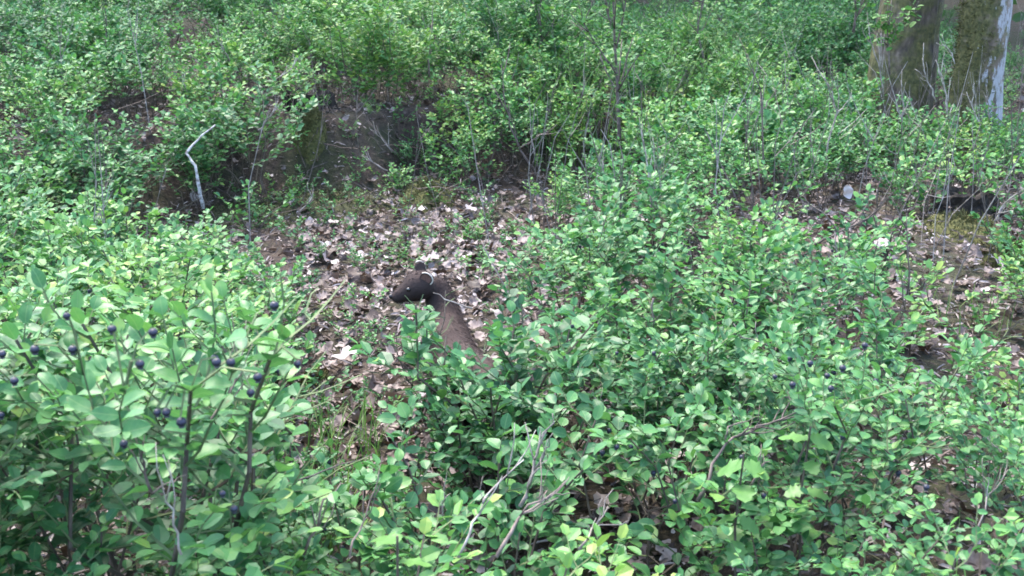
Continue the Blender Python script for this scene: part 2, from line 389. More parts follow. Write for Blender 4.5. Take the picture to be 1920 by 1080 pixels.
def crown_mesh(seed, n=2600, r=1.9, hh=2.6, z0=3.2, leaf=.13):
    g = np.random.default_rng(seed); c = g.normal(0, 1, (46, 3)); c /= np.linalg.norm(c, axis=1, keepdims=True); c *= g.uniform(.35, 1, (46, 1))
    c = c * [r, r, hh] + [0, 0, z0 + hh]; k = g.integers(0, 46, n); P = c[k] + g.normal(0, .33, (n, 3))
    M = frames(P, g.normal(0, 1, (n, 3)), g.normal(0, .6, (n, 3)) + [0, 0, 1], g.uniform(.6, 1.3, n) * leaf)
    V, F, t = stamp(T_far, M, P, np.clip(g.normal(.5, .25, n), 0, 1)); return mesh_np('crown', V, F, [M_tree_leaf], t)
def limb_mesh(seed, m, h):
    g = np.random.default_rng(seed); parts = []
    for i in range(7):
        z = h * (.45 + .5 * i / 7); a = g.uniform(0, 6.28); L = g.uniform(1, 1.7)
        t = np.linspace(0, 1, 6)[:, None]; parts.append(tube(np.array([0, 0, z]) + t * np.array([math.cos(a) * L, math.sin(a) * L, L * .7]) + g.normal(0, .04, (6, 3)) * t, np.linspace(.05, .012, 6), 5))
    V, F = merge(parts); return mesh_np('limb', V, F, [m])
crowns = [crown_mesh(70 + i) for i in range(3)]
M_tr1 = trunk_material('mossy_trunk_bark', 0, .12, 1.0); M_tr2 = trunk_material('lichened_trunk_bark', 1, .08, 1.6, .08)
def big_tree(name, px, pyb, d, r0, m, label, seed, lean, flare, tuft_side):
    p = unproj(px, pyb, d); z0 = gz(p[0], d); t = empty(name, (p[0], d, z0)); tag(t, label, 'tree')
    me = trunk_mesh('trunk', m, r0, 9.5, lean, flare, seed); o = link('trunk', me, t)
    link('limbs', limb_mesh(seed, m, 9), t); cr = link('crown', crowns[seed % 3], t, (0, 0, 3.4))
    g = np.random.default_rng(seed); co = np.empty(len(me.vertices) * 3, np.float32); me.vertices.foreach_get('co', co); co = co.reshape(-1, 3)
    nr = np.empty(len(me.vertices) * 3, np.float32); me.vertices.foreach_get('normal', nr); nr = nr.reshape(-1, 3)
    sel = (co[:, 2] < 1.2) & (co[:, 1] < r0 * .6) & (co[:, 0] * tuft_side < r0 * .0) & (wob(co[:, 0] * 9 + seed, co[:, 2] * 9, 0, 5) > -.12)
    tufts('moss', M_moss if seed % 2 else M_mossdark, co[sel], nr[sel], .018, 5, t, g)
    return t
big_tree('mossy_tree', 1676, 250, 4.35, .114, M_tr1, 'broad dark tree trunk wrapped in brown-green moss, left of the pale lichened trunk', 2, (.02, 0), 1.35, 0)
big_tree('lichened_tree', 1818, 270, 4.1, .080, M_tr2, 'tree trunk with white lichen patches down its right side and a mossy root flare', 3, (.0, 0), 1.7, 1)
# trees further back: only their feet show at the top edge
for i, (px, d, r, lab) in enumerate([(103, 7.6, .085, 'dark slender trunk showing through the leaves at the top left edge'),
        (930, 9.5, .12, 'distant trunk just left of centre behind the shrubs along the top edge'),
        (1215, 10.5, .16, 'distant dark trunk behind the bare sapling at the top edge'),
        (1040, 9.0, .07, 'thin distant trunk between two others above the centre'), (520, 10, .13, 'distant trunk behind the upper left leaf canopy'),
        (1480, 9.2, .10, 'distant trunk behind shrubs left of the broad mossy trunk'), (1985, 6.2, .12, 'dark trunk at the right edge behind the lichened tree'),
        (270, 11.5, .16, 'wide distant trunk right of the slender dark one at top left'), (720, 12, .15, 'farthest dark trunk behind the yellow-green shrubs')]):
    x = (px - 960) / FPX * d; t = empty('forest_tree', (x, d, gz(x, d)), i * 1.3); tag(t, lab, 'tree', 'forest trees behind the bilberry slope')
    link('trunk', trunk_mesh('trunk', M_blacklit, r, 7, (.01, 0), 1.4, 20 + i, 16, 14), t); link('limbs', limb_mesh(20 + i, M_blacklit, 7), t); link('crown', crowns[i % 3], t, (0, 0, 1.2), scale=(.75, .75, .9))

# ---------------------------------------------------------------- placing bilberry bushes
PXT = [0, 300, 540, 600, 700, 780, 880, 1000, 1200, 1500, 1750, 1920]
DT = [.5, .8, 1.1, 1.5, 2.0, 2.6, 3.2, 3.8, 4.3, 5.5, 12]
LIM = np.array([
 [540, 560, 760, 1010, 1010, 1020, 1010, 1000, 1000, 1000, 1020, 1020],
 [500, 480, 640, 960, 970, 980, 940, 930, 880, 820, 840, 820],
 [480, 450, 590, 860, 900, 850, 790, 770, 770, 620, 680, 720],
 [470, 430, 510, 740, 830, 790, 570, 560, 570, 520, 560, 600],
 [460, 420, 500, 660, 760, 720, 560, 510, 370, 390, 400, 450],
 [350, 350, 440, 520, 570, 560, 500, 420, 300, 300, 320, 320],
 [190, 170, 300, 440, 440, 430, 380, 310, 210, 210, 240, 250],
 [ 60, 60, 90, 230, 220, 200, 180, 150, 120, 140, 165, 200],
 [ 0,  0,  10,  40,  60,  50,  50, 60, 80, 100, 160, 210],
 [-60, -60, -60, -50, -40, -20, -10, 0, 15, -10, 60, 100],
 [-90, -90, -90, -60, -60, -50, -40, -30, -20, -50, -60, -60]], float)
def top_limit(px, d):
    col = [np.interp(px, PXT, LIM[i]) for i in range(len(DT))]; return float(np.interp(d, DT, col))
CLEAR = [  # (polygon in photograph pixels, nothing nearer than this depth may cover it)
 ([(570, 480), (600, 440), (640, 405), (800, 375), (960, 380), (1010, 440), (960, 520), (1000, 560), (860, 560), (890, 640), (890, 700), (800, 700), (745, 780), (690, 850), (650, 800), (640, 700), (625, 640), (600, 560)], 3.35),
 ([(560, 290), (640, 255), (700, 295), (830, 330), (890, 355), (820, 385), (640, 420), (480, 450), (430, 425), (545, 380)], 3.75),
 ([(728, 490), (838, 490), (852, 560), (882, 610), (884, 650), (840, 650), (832, 600), (812, 570), (728, 570)], 1.97),
 ([(1640, 0), (1920, 0), (1920, 190), (1640, 170)], 4.6),
 ([(1745, 390), (1845, 395), (1890, 510), (1800, 520)], 2.7),
 ([(1860, 570), (1920, 560), (1920, 640), (1880, 630)], 1.9),
 ([(1090, 905), (1230, 900), (1270, 960), (1090, 970)], 1.2),
 ([(1730, 840), (1785, 830), (1785, 915), (1735, 915)], 1.1),
 ([(955, 765), (1050, 760), (1045, 860), (990, 960), (965, 940)], .98),
 ([(1300, 765), (1530, 755), (1400, 850), (1320, 940)], .98),
 ([(335, 245), (400, 235), (395, 395), (350, 390)], 3.3),
]
def inside(poly, x, y):
    r = False; j = len(poly) - 1
    for i in range(len(poly)):
        xi, yi = poly[i]; xj, yj = poly[j]
        if (yi > y) != (yj > y) and x < (xj - xi) * (y - yi) / (yj - yi) + xi: r = not r
        j = i
    return r
def violates(x, y, z, H, Rr, strict=1.0):
    for poly, D in CLEAR:
        if y > D: continue
        for fz in (.15, .5, .8, 1):
            for fx in ((-1.15, -.6, 0, .6, 1.15) if y < 1.9 else (-.7, 0, .7)):
                q = proj((x + fx * Rr * strict, y, z + fz * H))
                if inside(poly, q[0], q[1]): return True
    return False
plants = []     # dict(x,y,z,proto,scale,rz,label...)
def inside_v(poly, x, y):
    r = np.zeros(len(x), bool); j = len(poly) - 1
    for i in range(len(poly)):
        xi, yi = poly[i]; xj, yj = poly[j]
        r ^= ((yi > y) != (yj > y)) & (x < (xj - xi) * (y - yi) / ((yj - yi) or 1e-9) + xi); j = i
    return r
def leaf_violation(P, x, y, z, s, rz, polys, limit=True):
    c, sn = math.cos(rz), math.sin(rz); Q = P.LP * s + P.M[:, :, 0] * .5 * s; X_, Y_, Z_ = x + c * Q[:, 0] - sn * Q[:, 1], y + sn * Q[:, 0] + c * Q[:, 1], z + Q[:, 2]
    px, py, _ = proj((X_, Y_, Z_)); bad = np.zeros(len(px), bool); L_ = P.LL * s * FPX / y * .4
    for poly, D in polys:
        if x * 0 + Y_.min() > D: continue
        k = inside_v(poly, px, py) | inside_v(poly, px - L_, py) | inside_v(poly, px + L_, py) | inside_v(poly, px, py + L_); bad |= k & (Y_ < D)
    if limit:
        lim = np.interp(np.clip(px, 0, 1919), PXT, [top_limit(q_, y) for q_ in PXT]); bad |= py < lim - 22
    return bad & (px > -50) & (px < 1970) & (py < 1130)
def add_plant(x, y, kind, H=None, tint=0, label=None, cat=None, sx=1.0, idx=None, force=False):
    Ps = PR[kind]; P = Ps[int(rng.integers(len(Ps))) if idx is None else idx]; s = 1 if H is None else H / P.H
    polys_ = CLEAR if not force or kind == 'near' else CLEAR[2:3]
    if label and 'throat' in label: polys_ = polys_ + [([(500, 400), (742, 400), (742, 800), (500, 800)], 3), ([(838, 400), (1100, 400), (1100, 800), (838, 800)], 3), ([(742, 640), (838, 640), (838, 800), (742, 800)], 3)]
    rz = float(rng.uniform(0, 6.28)); bad = None
    if y < 1.95:                                                  # turn the bush so that it leaves the open views free, prune what is left
        best = None
        for Pq in (Ps if y < 1.5 else [P]):
            for a_ in np.linspace(0, 6.28, 9)[:-1]:
                sq = 1 if H is None else H / Pq.H; b_ = leaf_violation(Pq, x, y, gz(x, y) - .01, sq, rz + a_, polys_, not force or kind == 'near'); v = b_.mean()
                if best is None or v < best[0]: best = (v, Pq, sq, rz + a_, b_)
                if v == 0: break
            if best[0] == 0: break
        v, P, s, rz, bad = best
        if v > .22 and not force: return False
    plants.append(dict(bad=bad, x=x, y=y, z=gz(x, y) - .01, P=P, s=s, rz=rz, label=label, kind=kind, force=force, tilt=rng.normal(0, .07 if y > 1.95 else .0, 2)))
# featured bushes: (px, py of the top, depth, kind, label)
FEAT = [
 (797, 566, 1.72, 'mid', 'small pale green bilberry sprig right in front of the marten\'s throat'),
 (925, 556, 1.50, 'mid', 'bright bilberry bush just right of the marten hiding its hind part'),
 (975, 560, 1.56, 'mid', 'bilberry bush second to the right of the marten'),
 (915, 712, 1.42, 'mid', 'bilberry bush under the marten\'s chest with thin pale twigs over it'),
 (1110, 368, 2.05, 'tall', 'tallest pale bilberry bush right of the leaf litter clearing'),
 (1000, 640, 1.38, 'mid', 'leafy bilberry bush below the marten, filling the centre of the picture'),
 (850, 838, 1.06, 'mid', 'bright pale-leaved bilberry bush at the bottom beside the forked dead twig'),
 (450, 130, 3.45, 'tall', 'pale rounded bilberry bush overhanging the bank right of the white bent stick'),
 (390, 160, 3.55, 'tall', 'pale bilberry bush behind the top of the white bent stick'),
 (455, 345, 3.1, 'low', 'little bilberry bush at the foot of the bank right of the white bent stick'),
 (215, 470, .86, 'near', 'near bilberry bush with the tall oval leaf standing above its crown'),
 (330, 500, .95, 'near', 'near broad-leaved bilberry bush leaning over the edge of the leaf litter'),
 (585, 640, 1.9, 'low', 'low bilberry sprig on the near edge of the leaf litter'),
 (1600, 640, 1.12, 'near', 'near bilberry bush with berries, pale crown right of centre'),
 (1320, 655, 1.38, 'tall', 'bilberry bush with pale leaves over a dark hollow, right of centre'),
 (655, 860, 1.5, 'low', 'low seedling of bilberry at the near end of the litter clearing'),
 (870, 395, 3.0, 'low', 'small bilberry clump growing on the back of the litter clearing'),
 (570, 330, 3.55, 'low', 'small fresh green sprig on the dark earth bank'),
 (660, 300, 3.75, 'low', 'drooping bright sprig in the middle of the dark bank'),
 (610, 232, 3.90, 'tall', 'bilberry bush hanging over the bank beside the upright forked twigs'),
 (700, 238, 3.85, 'tall', 'bilberry bush hanging over the middle of the dark bank'),
 (790, 238, 3.80, 'tall', 'bilberry bush hanging over the right half of the dark bank'),
 (880, 240, 3.65, 'tall', 'bilberry bush at the right shoulder of the dark bank'),
 (550, 400, 2.95, 'low', 'low bilberry clump at the left end of the litter under the bank'),
 (520, 470, 2.3, 'mid', 'bilberry bush at the left margin of the leaf litter'),
 (790, 460, 2.75, 'low', 'little sprout in the litter above the marten\'s head'),
]
for px, py, d, kind, lab in FEAT:
    p = unproj(px, py, d); H = max(.07, min(p[2] - gz(p[0], d), .5)); add_plant(float(p[0]), float(d), kind, H, label=lab, force=True)
for k in range(115):                                             # tiny sprouts standing in the litter and on the bank
    if k < 75: y = rng.uniform(1.5, 3.2); px = rng.uniform(540, 1000)
    else: y = rng.uniform(3.2, 3.9); px = rng.uniform(440, 960)
    x = float((px - 960) / FPX * y); H = float(rng.uniform(.035, .085)) * (1.4 if k >= 75 else 1); q_ = proj((x, y, gz(x, y) + H))
    if 715 < q_[0] < 900 and 480 < q_[1] < 720: continue
    add_plant(x, float(y), 'low', H, force=True)
for k in range(26):                                             # taller, larger-leaved young shrubs on the slope
    if k < 17: y = rng.uniform(3.95, 5.6); px = rng.uniform(590, 1060)
    else: y = rng.uniform(4.3, 6.0); px = rng.choice([rng.uniform(60, 520), rng.uniform(1250, 1600)])
    x = float((px - 960) / FPX * y); H = float(rng.uniform(.30, .50))
    if not violates(x, y, gz(x, y), H, .2): add_plant(x, float(y), 'shrub', H)
y = .64
while y < 11.5:
    step = .150 if y < 1.3 else (.142 if y < 2.6 else (.155 if y < 4.5 else .25))
    half = .50 * y + (.28 if y < 2.5 else .5 + .1 * (y - 2.5)); x = -half
    while x < half:
        xx = x + rng.uniform(-.45, .45) * step; yy = y + rng.uniform(-.45, .45) * step; x += step
        z = gz(xx, yy); px, py, dep = proj((xx, yy, z + .3)); dl = .12 * FPX / yy if yy < 1.3 else 0; lim = max(top_limit(min(max(px + q_, 0), 1919), yy) for q_ in (-dl, 0, dl))
        zt = CAM_H + (unproj(px, lim, yy)[2] - CAM_H) - z
        hum = float(wob(xx * 1.5 + 3, yy * 1.5, 2, 8)); want = rng.uniform(.27, .40) * min(1.12, max(.45, 1 + 1.5 * hum)) * (1 if yy < 4.3 else rng.uniform(1.05, 1.5)); H = min(want, zt * rng.uniform(.80, 1.02))
        if H < .055: continue
        if yy > 1.2 and hum < (-.34 if yy < 3 else -.24) and rng.random() < .65: continue
        if yy < 1.25 and H > .2 and (px < 620 or px > 1350): kind = 'near'
        elif yy > 4.3: kind = 'far'
        else: kind = 'tall' if H > .3 else ('mid' if H > .18 else 'low')
        if violates(xx, yy, z, H, PR[kind][0].R * H / PR[kind][0].H):
            ok = False
            for H2 in (.17, .10, .065):
                if H2 < H and not violates(xx, yy, z, H2, .07): ok = True; break
            if not ok or rng.random() < .45: continue
            H, kind = H2, 'low'
        gpx, gpy, _ = proj((xx, yy, z + .01))
        if inside(CLEAR[0][0], gpx, gpy) and rng.random() < .93: continue
        if inside(CLEAR[1][0], gpx, gpy) and rng.random() < .75: continue
        if add_plant(xx, yy, kind, H) is False and H > .12:
            add_plant(xx, yy, 'low' if H < .3 else 'mid', H * .55)
    y += step
def visible_size(p):
    px, py, dep = proj((p['x'], p['y'], p['z'] + p['P'].H * p['s'] * .7))
    if not (-60 < px < 1980 and -40 < py < 1140): return 0
    return p['P'].H * p['s'] * FPX / dep
for p in plants: p['vis'] = visible_size(p) + (1e4 if p['label'] else 0)
plants.sort(key=lambda p: -p['vis'])
indiv, rest = plants[:298], plants[298:]
print('PLANTS', len(plants), 'indiv', len(indiv), 'farthest indiv', max(p['y'] for p in indiv[20:]))
LANDMARKS = [(370, 330, 'the bent white stick'), (780, 540, 'the marten'), (1588, 355, 'the dry upright leaf'), (1712, 150, 'the broad mossy trunk'), (1850, 160, 'the lichened trunk'),
 (1160, 150, 'the slender dark sapling'), (575, 180, 'the upright forked twigs on the bank'), (1220, 330, 'the bundle of upright pale stalks'), (1000, 870, 'the tall forked pale twig at the bottom'),
 (1400, 820, 'the many-forked dark branch'), (1800, 440, 'the rotten hollow with moss'), (1567, 250, 'the forked grey dead stem'), (1430, 250, 'the tall thin dead stem'), (700, 330, 'the dark mossy bank'),
 (1015, 60, 'the thin leafy sapling at the top'), (1316, 50, 'the leafy sapling high on the slope'), (410, 90, 'the straight pale stalk at the upper left'), (198, 60, 'the upright dark stem at the upper left'),
 (970, 230, 'the thin leaning dark shoot'), (1590, 430, 'the dark arching dead branch'), (300, 480, 'the tall oval leaf at the left'), (110, 265, 'the short fallen twig at the left'), (440, 700, 'the brown twig at the lower left'),
 (650, 480, 'the litter clearing'), (810, 70, 'the dark upright stem at the top'), (1900, 370, 'the grey brushwood'), (700, 800, 'the near end of the litter path'), (1480, 850, 'the lobed seedling leaves')]
ORD = 'nearest second third fourth fifth sixth seventh eighth ninth tenth eleventh twelfth thirteenth fourteenth fifteenth sixteenth seventeenth eighteenth nineteenth twentieth'.split()
ORD += ['%s-%s' % (t_, u_) for t_ in ('twenty', 'thirty', 'forty') for u_ in ['first'] + ORD[1:9]]
def assign_labels():
    buckets = {}
    for p in indiv:
        if p['label']: continue
        px, py, _ = proj((p['x'], p['y'], p['z'] + p['P'].H * p['s'] * .7)); best = min(LANDMARKS, key=lambda l: (l[0] - px) ** 2 + (1.6 * (l[1] - py)) ** 2)
        dx, dy = px - best[0], 1.3 * (py - best[1])
        side = ('left of' if dx < 0 else 'right of') if abs(dx) > abs(dy) else ('above' if dy < 0 else 'below')
        buckets.setdefault((best[2], side, p['kind'] == 'low', p['kind'] in ('shrub', 'near') and p['kind']), []).append((dx * dx + dy * dy, p))
    for (lm, side, low, _k), L in buckets.items():
        L.sort(key=lambda t: t[0])
        for k, (_, p) in enumerate(L):
            kind = 'short bilberry shoot' if low else 'tall large-leaved young shrub' if p['kind'] == 'shrub' else ('big-leaved bilberry bush' if p['kind'] == 'near' else 'bilberry bush')
            p['lab'] = '%s %s %s %s' % (ORD[k], kind, side, lm); p['grp'] = ('short bilberry shoots' if low else 'bilberry bushes') + ' around ' + lm
assign_labels()
BER = []
bm = bmesh.new(); bmesh.ops.create_uvsphere(bm, u_segments=12, v_segments=8, radius=.0033)
for v in bm.verts: v.co.z *= .92
r_ = bmesh.ops.create_cone(bm, cap_ends=False, segments=8, radius1=.0021, radius2=.0017, depth=.0012)['verts']
bmesh.ops.translate(bm, verts=r_, vec=(0, 0, -.0031))
for mm in (M_berry, M_berryred):
    me = bpy.data.meshes.new('berry'); bm.to_mesh(me); me.materials.append(mm)
    me.polygons.foreach_set('use_smooth', [True] * len(me.polygons)); BER.append(me)
bm.free()
LEAF_OBJ_DIST = 1.42
n_leafobj = 0
for p in indiv:
    if p['label']: name, grp, lab = 'bilberry_bush', None, p['label']
    else: grp, lab = p['grp'], p['lab']; name = ('young_shrub' if p['kind'] == 'shrub' else 'bilberry_bush') if p['kind'] != 'low' else 'bilberry_shoot'
    t = empty(name, (p['x'], p['y'], p['z']), p['rz'], p['s']); t.rotation_euler = (p['tilt'][0], p['tilt'][1], p['rz'])
    tag(t, lab, 'bush' if p['kind'] != 'low' else 'shrub shoot', grp)
    p['obj'] = t; link('stem', p['P'].stem_me, t); P = p['P']
    bpx = proj((p['x'], p['y'], p['z'] + P.H * p['s'] * .6))
    if p['y'] < LEAF_OBJ_DIST and len(P.LP) < 900 and -100 < bpx[0] < 2020:
        order = np.argsort(-P.LP[:, 2]); order = order[~p['bad'][order]] if p['bad'] is not None else order; keep = order[:300]
        for k in keep:
            M = P.M[k]; L = P.LL[k]; Wd = np.linalg.norm(M[:, 1])
            o = bpy.data.objects.new('leaf', NEAR_LEAF[min(4, max(0, int(P.LT[k] * 5 + rng.uniform(-.6, .6))))])
            U = M.copy(); U /= np.linalg.norm(U, axis=0, keepdims=True); mw = np.eye(4); mw[:3, :3] = U @ np.diag([L / .02, Wd / .02, L / .02]); mw[:3, 3] = P.LP[k]
            o.parent = t; o.matrix_basis = Matrix(mw.tolist()); C.objects.link(o); n_leafobj += 1
        if len(order) > 300:
            q = order[300:]; V, F, tt = stamp(T_near, P.M[q], P.LP[q], P.LT[q]); tag(link('leaves', mesh_np('leaves', V, F, [M_leaf], tt), t), kind='stuff')
    elif p['bad'] is not None and p['bad'].any():
        q = ~p['bad']; V, F, tt = stamp(T_mid, P.M[q], P.LP[q], P.LT[q]); tag(link('leaves', mesh_np('leaves', V, F, [M_leaf], tt), t), kind='stuff')
    else:
        tag(link('leaves', proto_leaf_mesh(P), t), kind='stuff')
    if p['y'] < 2.4:                                            # a few berries of its own
        for k in range(int(rng.integers(0, 5))):
            q = P.LP[int(rng.integers(len(P.LP)))] + np.array([0, 0, -.012])
            link('berry', BER[0], t, q, (rng.uniform(-.5, .5), rng.uniform(-.5, .5), 0), rng.uniform(.8, 1.1) / p['s'])
print('LEAF OBJECTS', n_leafobj)
# berries where the photograph shows them, hung on the nearest bush
BP = [(15, 568, 0), (31, 571, 0), (36, 585, 0), (75, 520, 0), (125, 592, 0), (278, 569, 0), (327, 565, 0), (610, 559, 0), (595, 554, 0), (152, 660, 0), (101, 682, 0), (104, 698, 1), (27, 714, 0),
      (287, 623, 0), (426, 625, 0), (406, 679, 0), (483, 707, 0), (295, 773, 0), (312, 773, 0), (340, 791, 0), (65, 655, 0), (210, 617, 0), (255, 1007, 0), (232, 1000, 0), (655, 915, 0), (598, 873, 0),
      (1558, 728, 0), (1573, 763, 0), (1608, 768, 0), (1388, 873, 0), (1453, 706, 0), (1320, 733, 0), (1372, 739, 0), (1486, 721, 0), (1815, 726, 0), (1781, 770, 0), (1519, 681, 0), (1580, 690, 0),
      (1235, 596, 0), (1225, 553, 0), (802, 718, 0), (922, 720, 0), (1380, 830, 0), (1157, 920, 0), (1105, 890, 0), (1620, 550, 0), (1600, 590, 0)]
nearp = [p for p in indiv if p['y'] < 1.75]
for px, py, k in BP:
    best = None
    for p in nearp:
        q = proj((p['x'], p['y'], p['z'] + p['P'].H * p['s'] * .72)); hh = p['P'].H * p['s'] * FPX / q[2]
        e = abs(q[0] - px) / hh + abs(q[1] - py) / hh
        if abs(q[0] - px) > p['P'].R * p['s'] * FPX / q[2] * 1.05 or abs(q[1] - py) > hh * .6 or p['P'].H * p['s'] < .15: continue
        e = p['y'] + e * .2
        if best is None or e < best[0]: best = (e, p)
    if best is None: continue
    p = best[1]; d = p['y'] - .85 * p['P'].R * p['s']; w = unproj(px, py, d); pr = p['obj']
    o = link('berry', BER[k], pr, None); Mw = Matrix.LocRotScale(pr.location, pr.rotation_euler, pr.scale)
    sc = float(rng.uniform(.75, 1.1))
    o.matrix_basis = Mw.inverted() @ Matrix.LocRotScale(Vector(w.tolist()), None, Vector((sc, sc, sc)))
    tgt = Vector(w.tolist()); P = p['P']; LPw = [(Mw @ Vector(v.tolist())) for v in P.tips]
    LPw.sort(key=lambda v: (v - tgt).length)
    if (LPw[0] - tgt).length > .14: bpy.data.objects.remove(o); continue
    near = LPw[0] if (LPw[0] - tgt).length < .055 else LPw[int(rng.integers(0, min(9, len(LPw))))]
    if (near - tgt).length > .055: tgt = near + (tgt - near).normalized() * .022; o.matrix_basis = Mw.inverted() @ Matrix.LocRotScale(tgt, None, Vector((sc, sc, sc)))
    mid = (near + tgt) / 2 + Vector((0, 0, .012)); inv = Mw.inverted()
    V, F = tube([inv @ near, inv @ mid, inv @ (tgt + Vector((0, 0, .0035)))], np.array([.0007, .0006, .0006]), 3)
    link('stalk', mesh_np('stalk', V, F, [M_stem]), o.parent)
# everything beyond the 298 largest: one mass
LV, LF, LTt, o1 = [], [], [], 0; SVv, SFf, SMm, o2 = [], [], [], 0
far_cache = {}
for p in rest:
    P = p['P']; T = T_mid if p['y'] < 3 else T_far; key = (id(P), p['y'] < 3)
    if key not in far_cache: far_cache[key] = stamp(T, P.M, P.LP, P.LT)
    V, F, t = far_cache[key]; c, s = math.cos(p['rz']), math.sin(p['rz']); Rm = np.array([[c, -s, 0], [s, c, 0], [0, 0, 1.]]) * p['s']
    off = np.array([p['x'], p['y'], p['z']]); LV.append(V @ Rm.T + off); LF.append(F + o1); o1 += len(V); LTt.append(t + rng.normal(0, .08))
    SVv.append(P.SV @ Rm.T + off); SFf.append(P.SF + o2); SMm.append(P.SM); o2 += len(P.SV)
V = np.vstack([np.vstack(LV), np.vstack(SVv)]); F = np.vstack([np.vstack(LF), np.vstack(SFf) + o1])
mi = np.concatenate([np.zeros(sum(map(len, LF)), int), 1 + np.concatenate(SMm)])
o = link('bilberry_undergrowth', mesh_np('bilberry_undergrowth', V, F, [M_leaf, M_stem, M_stemb], np.r_[np.concatenate(LTt), np.zeros(o2)], mi))
tag(o, 'dense green bilberry undergrowth receding up the slope to the forest', 'undergrowth', kind='stuff'); print('UNDERGROWTH TRIS', len(F))

# thin bare stalks standing everywhere among the bushes of the slope
g = np.random.default_rng(77); pp, pb = [], []
for k in range(520):
    y = 2.2 + 4.2 * g.random(); x = g.uniform(-.5, .5) * y; px, py, _ = proj((x, y, gz(x, y) + .2))
    if inside(CLEAR[0][0], px, py) or inside(CLEAR[1][0], px, py): continue
    if (px < 900 and g.random() < .72) or 300 < px < 430: continue
    h = g.uniform(.16, .40); b = np.array([x, y, gz(x, y)]); tip = b + [g.normal(0, .07), g.normal(0, .07), h]; m_ = (b + tip) / 2 + g.normal(0, .012, 3)
    q_ = [b, m_, tip, tip + (tip - m_) * .3 + g.normal(0, .02, 3)]; L_ = pp if g.random() < .55 else pb; L_.append(tube(np.array(q_), np.linspace(.0018, .0007, 4) * g.uniform(.6, 1.2), 3))
    for j in range(int(g.integers(0, 4))):
        a_ = m_ + (tip - m_) * g.uniform(0, .9); v_ = (tip - b) * g.uniform(.15, .35) + g.normal(0, .04, 3); L_.append(tube(np.array([a_, a_ + v_ * .6, a_ + v_ + [0, 0, .01]]), np.array([.0012, .001, .0006]), 3))
V1, F1 = merge(pp); V2, F2 = merge(pb)
tag(link('bare_stalks', mesh_np('bare_stalks', np.vstack([V1, V2]), np.vstack([F1, F2 + len(V1)]), [M_pale, M_brownt], midx=np.r_[np.zeros(len(F1)), np.ones(len(F2))])), 'thin dry leafless stalks standing among the bilberry bushes up the slope', 'stalks', kind='stuff')

# ---------------------------------------------------------------- far woodland undergrowth
g = np.random.default_rng(9); n = 90000; k = g.integers(0, 300, n); cx = g.uniform(-13, 13, 300); cy = g.uniform(9.3, 18, 300) - np.where(cx > 2.6, 1.8, 0); ch = g.uniform(.1, 3.4, 300)
P_ = np.stack([cx[k], cy[k], ground(cx[k], cy[k]) + ch[k]], 1) + g.normal(0, 1, (n, 3)) * [.75, .75, .5]
M = frames(P_, g.normal(0, 1, (n, 3)), g.normal(0, .5, (n, 3)) + [0, 0, 1], g.uniform(.06, .13, n)); V, F, t = stamp(T_far, M, P_, np.clip(g.normal(.5, .25, n), 0, 1))
tag(link('far_woodland', mesh_np('far_woodland', V, F, [M_tree_leaf], t)), 'mass of distant woodland leaves behind the bilberry slope', 'woodland', kind='stuff')

# ---------------------------------------------------------------- dead leaves
def dead_leaf_mesh(seed, n=9, oak=True):
    g = np.random.default_rng(seed); s = np.linspace(.06, .94, n); L = g.uniform(.030, .048)
    prof = .34 * np.sin(np.pi * s ** (.85 if oak else 1.1)) ** .8; lob = (1 + (.28 if oak else .04) * np.cos(np.arange(n) * math.pi)) * g.uniform(.85, 1.1, n)
    V, F = leaf_template(list(s), list(prof * lob), 0, 0)
    curl, bend, tw = g.uniform(.8, 3.4), g.uniform(-1.6, 2.0), g.uniform(-1, 1)
    w = V[:, 1] * curl; V[:, 2] = (1 - np.cos(w)) / max(curl, .1) * .8 + .04 * np.sin(V[:, 0] * 11 + seed) * (1 + 3 * np.abs(V[:, 1])) + g.normal(0, .012, len(V))
    V[:, 1] = np.sin(w) / curl; a_ = V[:, 1] * tw * V[:, 0]; V[:, 2] += a_
    V[:, 2] += bend * .18 * (V[:, 0] - .5) ** 2 * 2; V[:, 0] -= .5
    return mesh_np('dead_leaf', V * L, F, [M_dead], np.full(len(V), g.choice([.12, .22, .32, .42, .5, .58, .68, .82])), smooth=True)
DL = [dead_leaf_mesh(900 + i, oak=i % 3 != 0) for i in range(16)]
def dl_arrays(me):
    co = np.empty(len(me.vertices) * 3, np.float32); me.vertices.foreach_get('co', co); f = np.empty(len(me.loops), np.int32); me.loops.foreach_get('vertex_index', f)
    t = np.empty(len(me.vertices), np.float32); me.attributes['tint'].data.foreach_get('value', t); return co.reshape(-1, 3), f.reshape(-1, 3), t
DLA = [dl_arrays(m) for m in DL]
# where litter lies: the clearing thickly, elsewhere thinly
cands = []
g = np.random.default_rng(21)
def litter_density(x, y):
    px, py, _ = proj((x, y, gz(x, y)))
    if inside(CLEAR[0][0], px, py) or (540 < px < 1050 and 380 < py < 900): return 1.0
    if inside(CLEAR[1][0], px, py): return .2
    if 1060 < px < 1300 and 860 < py: return .8
    if px > 1500 and 2 < y < 4: return .5
    return .28
for _ in range(24000):
    y = .6 + 5.2 * g.random() ** .8; x = g.uniform(-1, 1) * (.5 * y + .3)
    if g.random() < litter_density(x, y): cands.append((x, y))
ind, masses = [], []
for x, y in cands:
    px, py, _ = proj((x, y, gz(x, y)))
    (ind if (inside(CLEAR[0][0], px, py) and len(ind) < 285 and g.random() < .42) else masses).append((x, y))
def leaf_rot(x, y, amp):
    n = Vector(gnormal(x, y).tolist()) + Vector((g.normal(0, amp), g.normal(0, amp), 0)); q = n.normalized().to_track_quat('Z', 'Y')
    return q.to_matrix() @ Matrix.Rotation(g.uniform(0, 6.28), 3, 'Z')
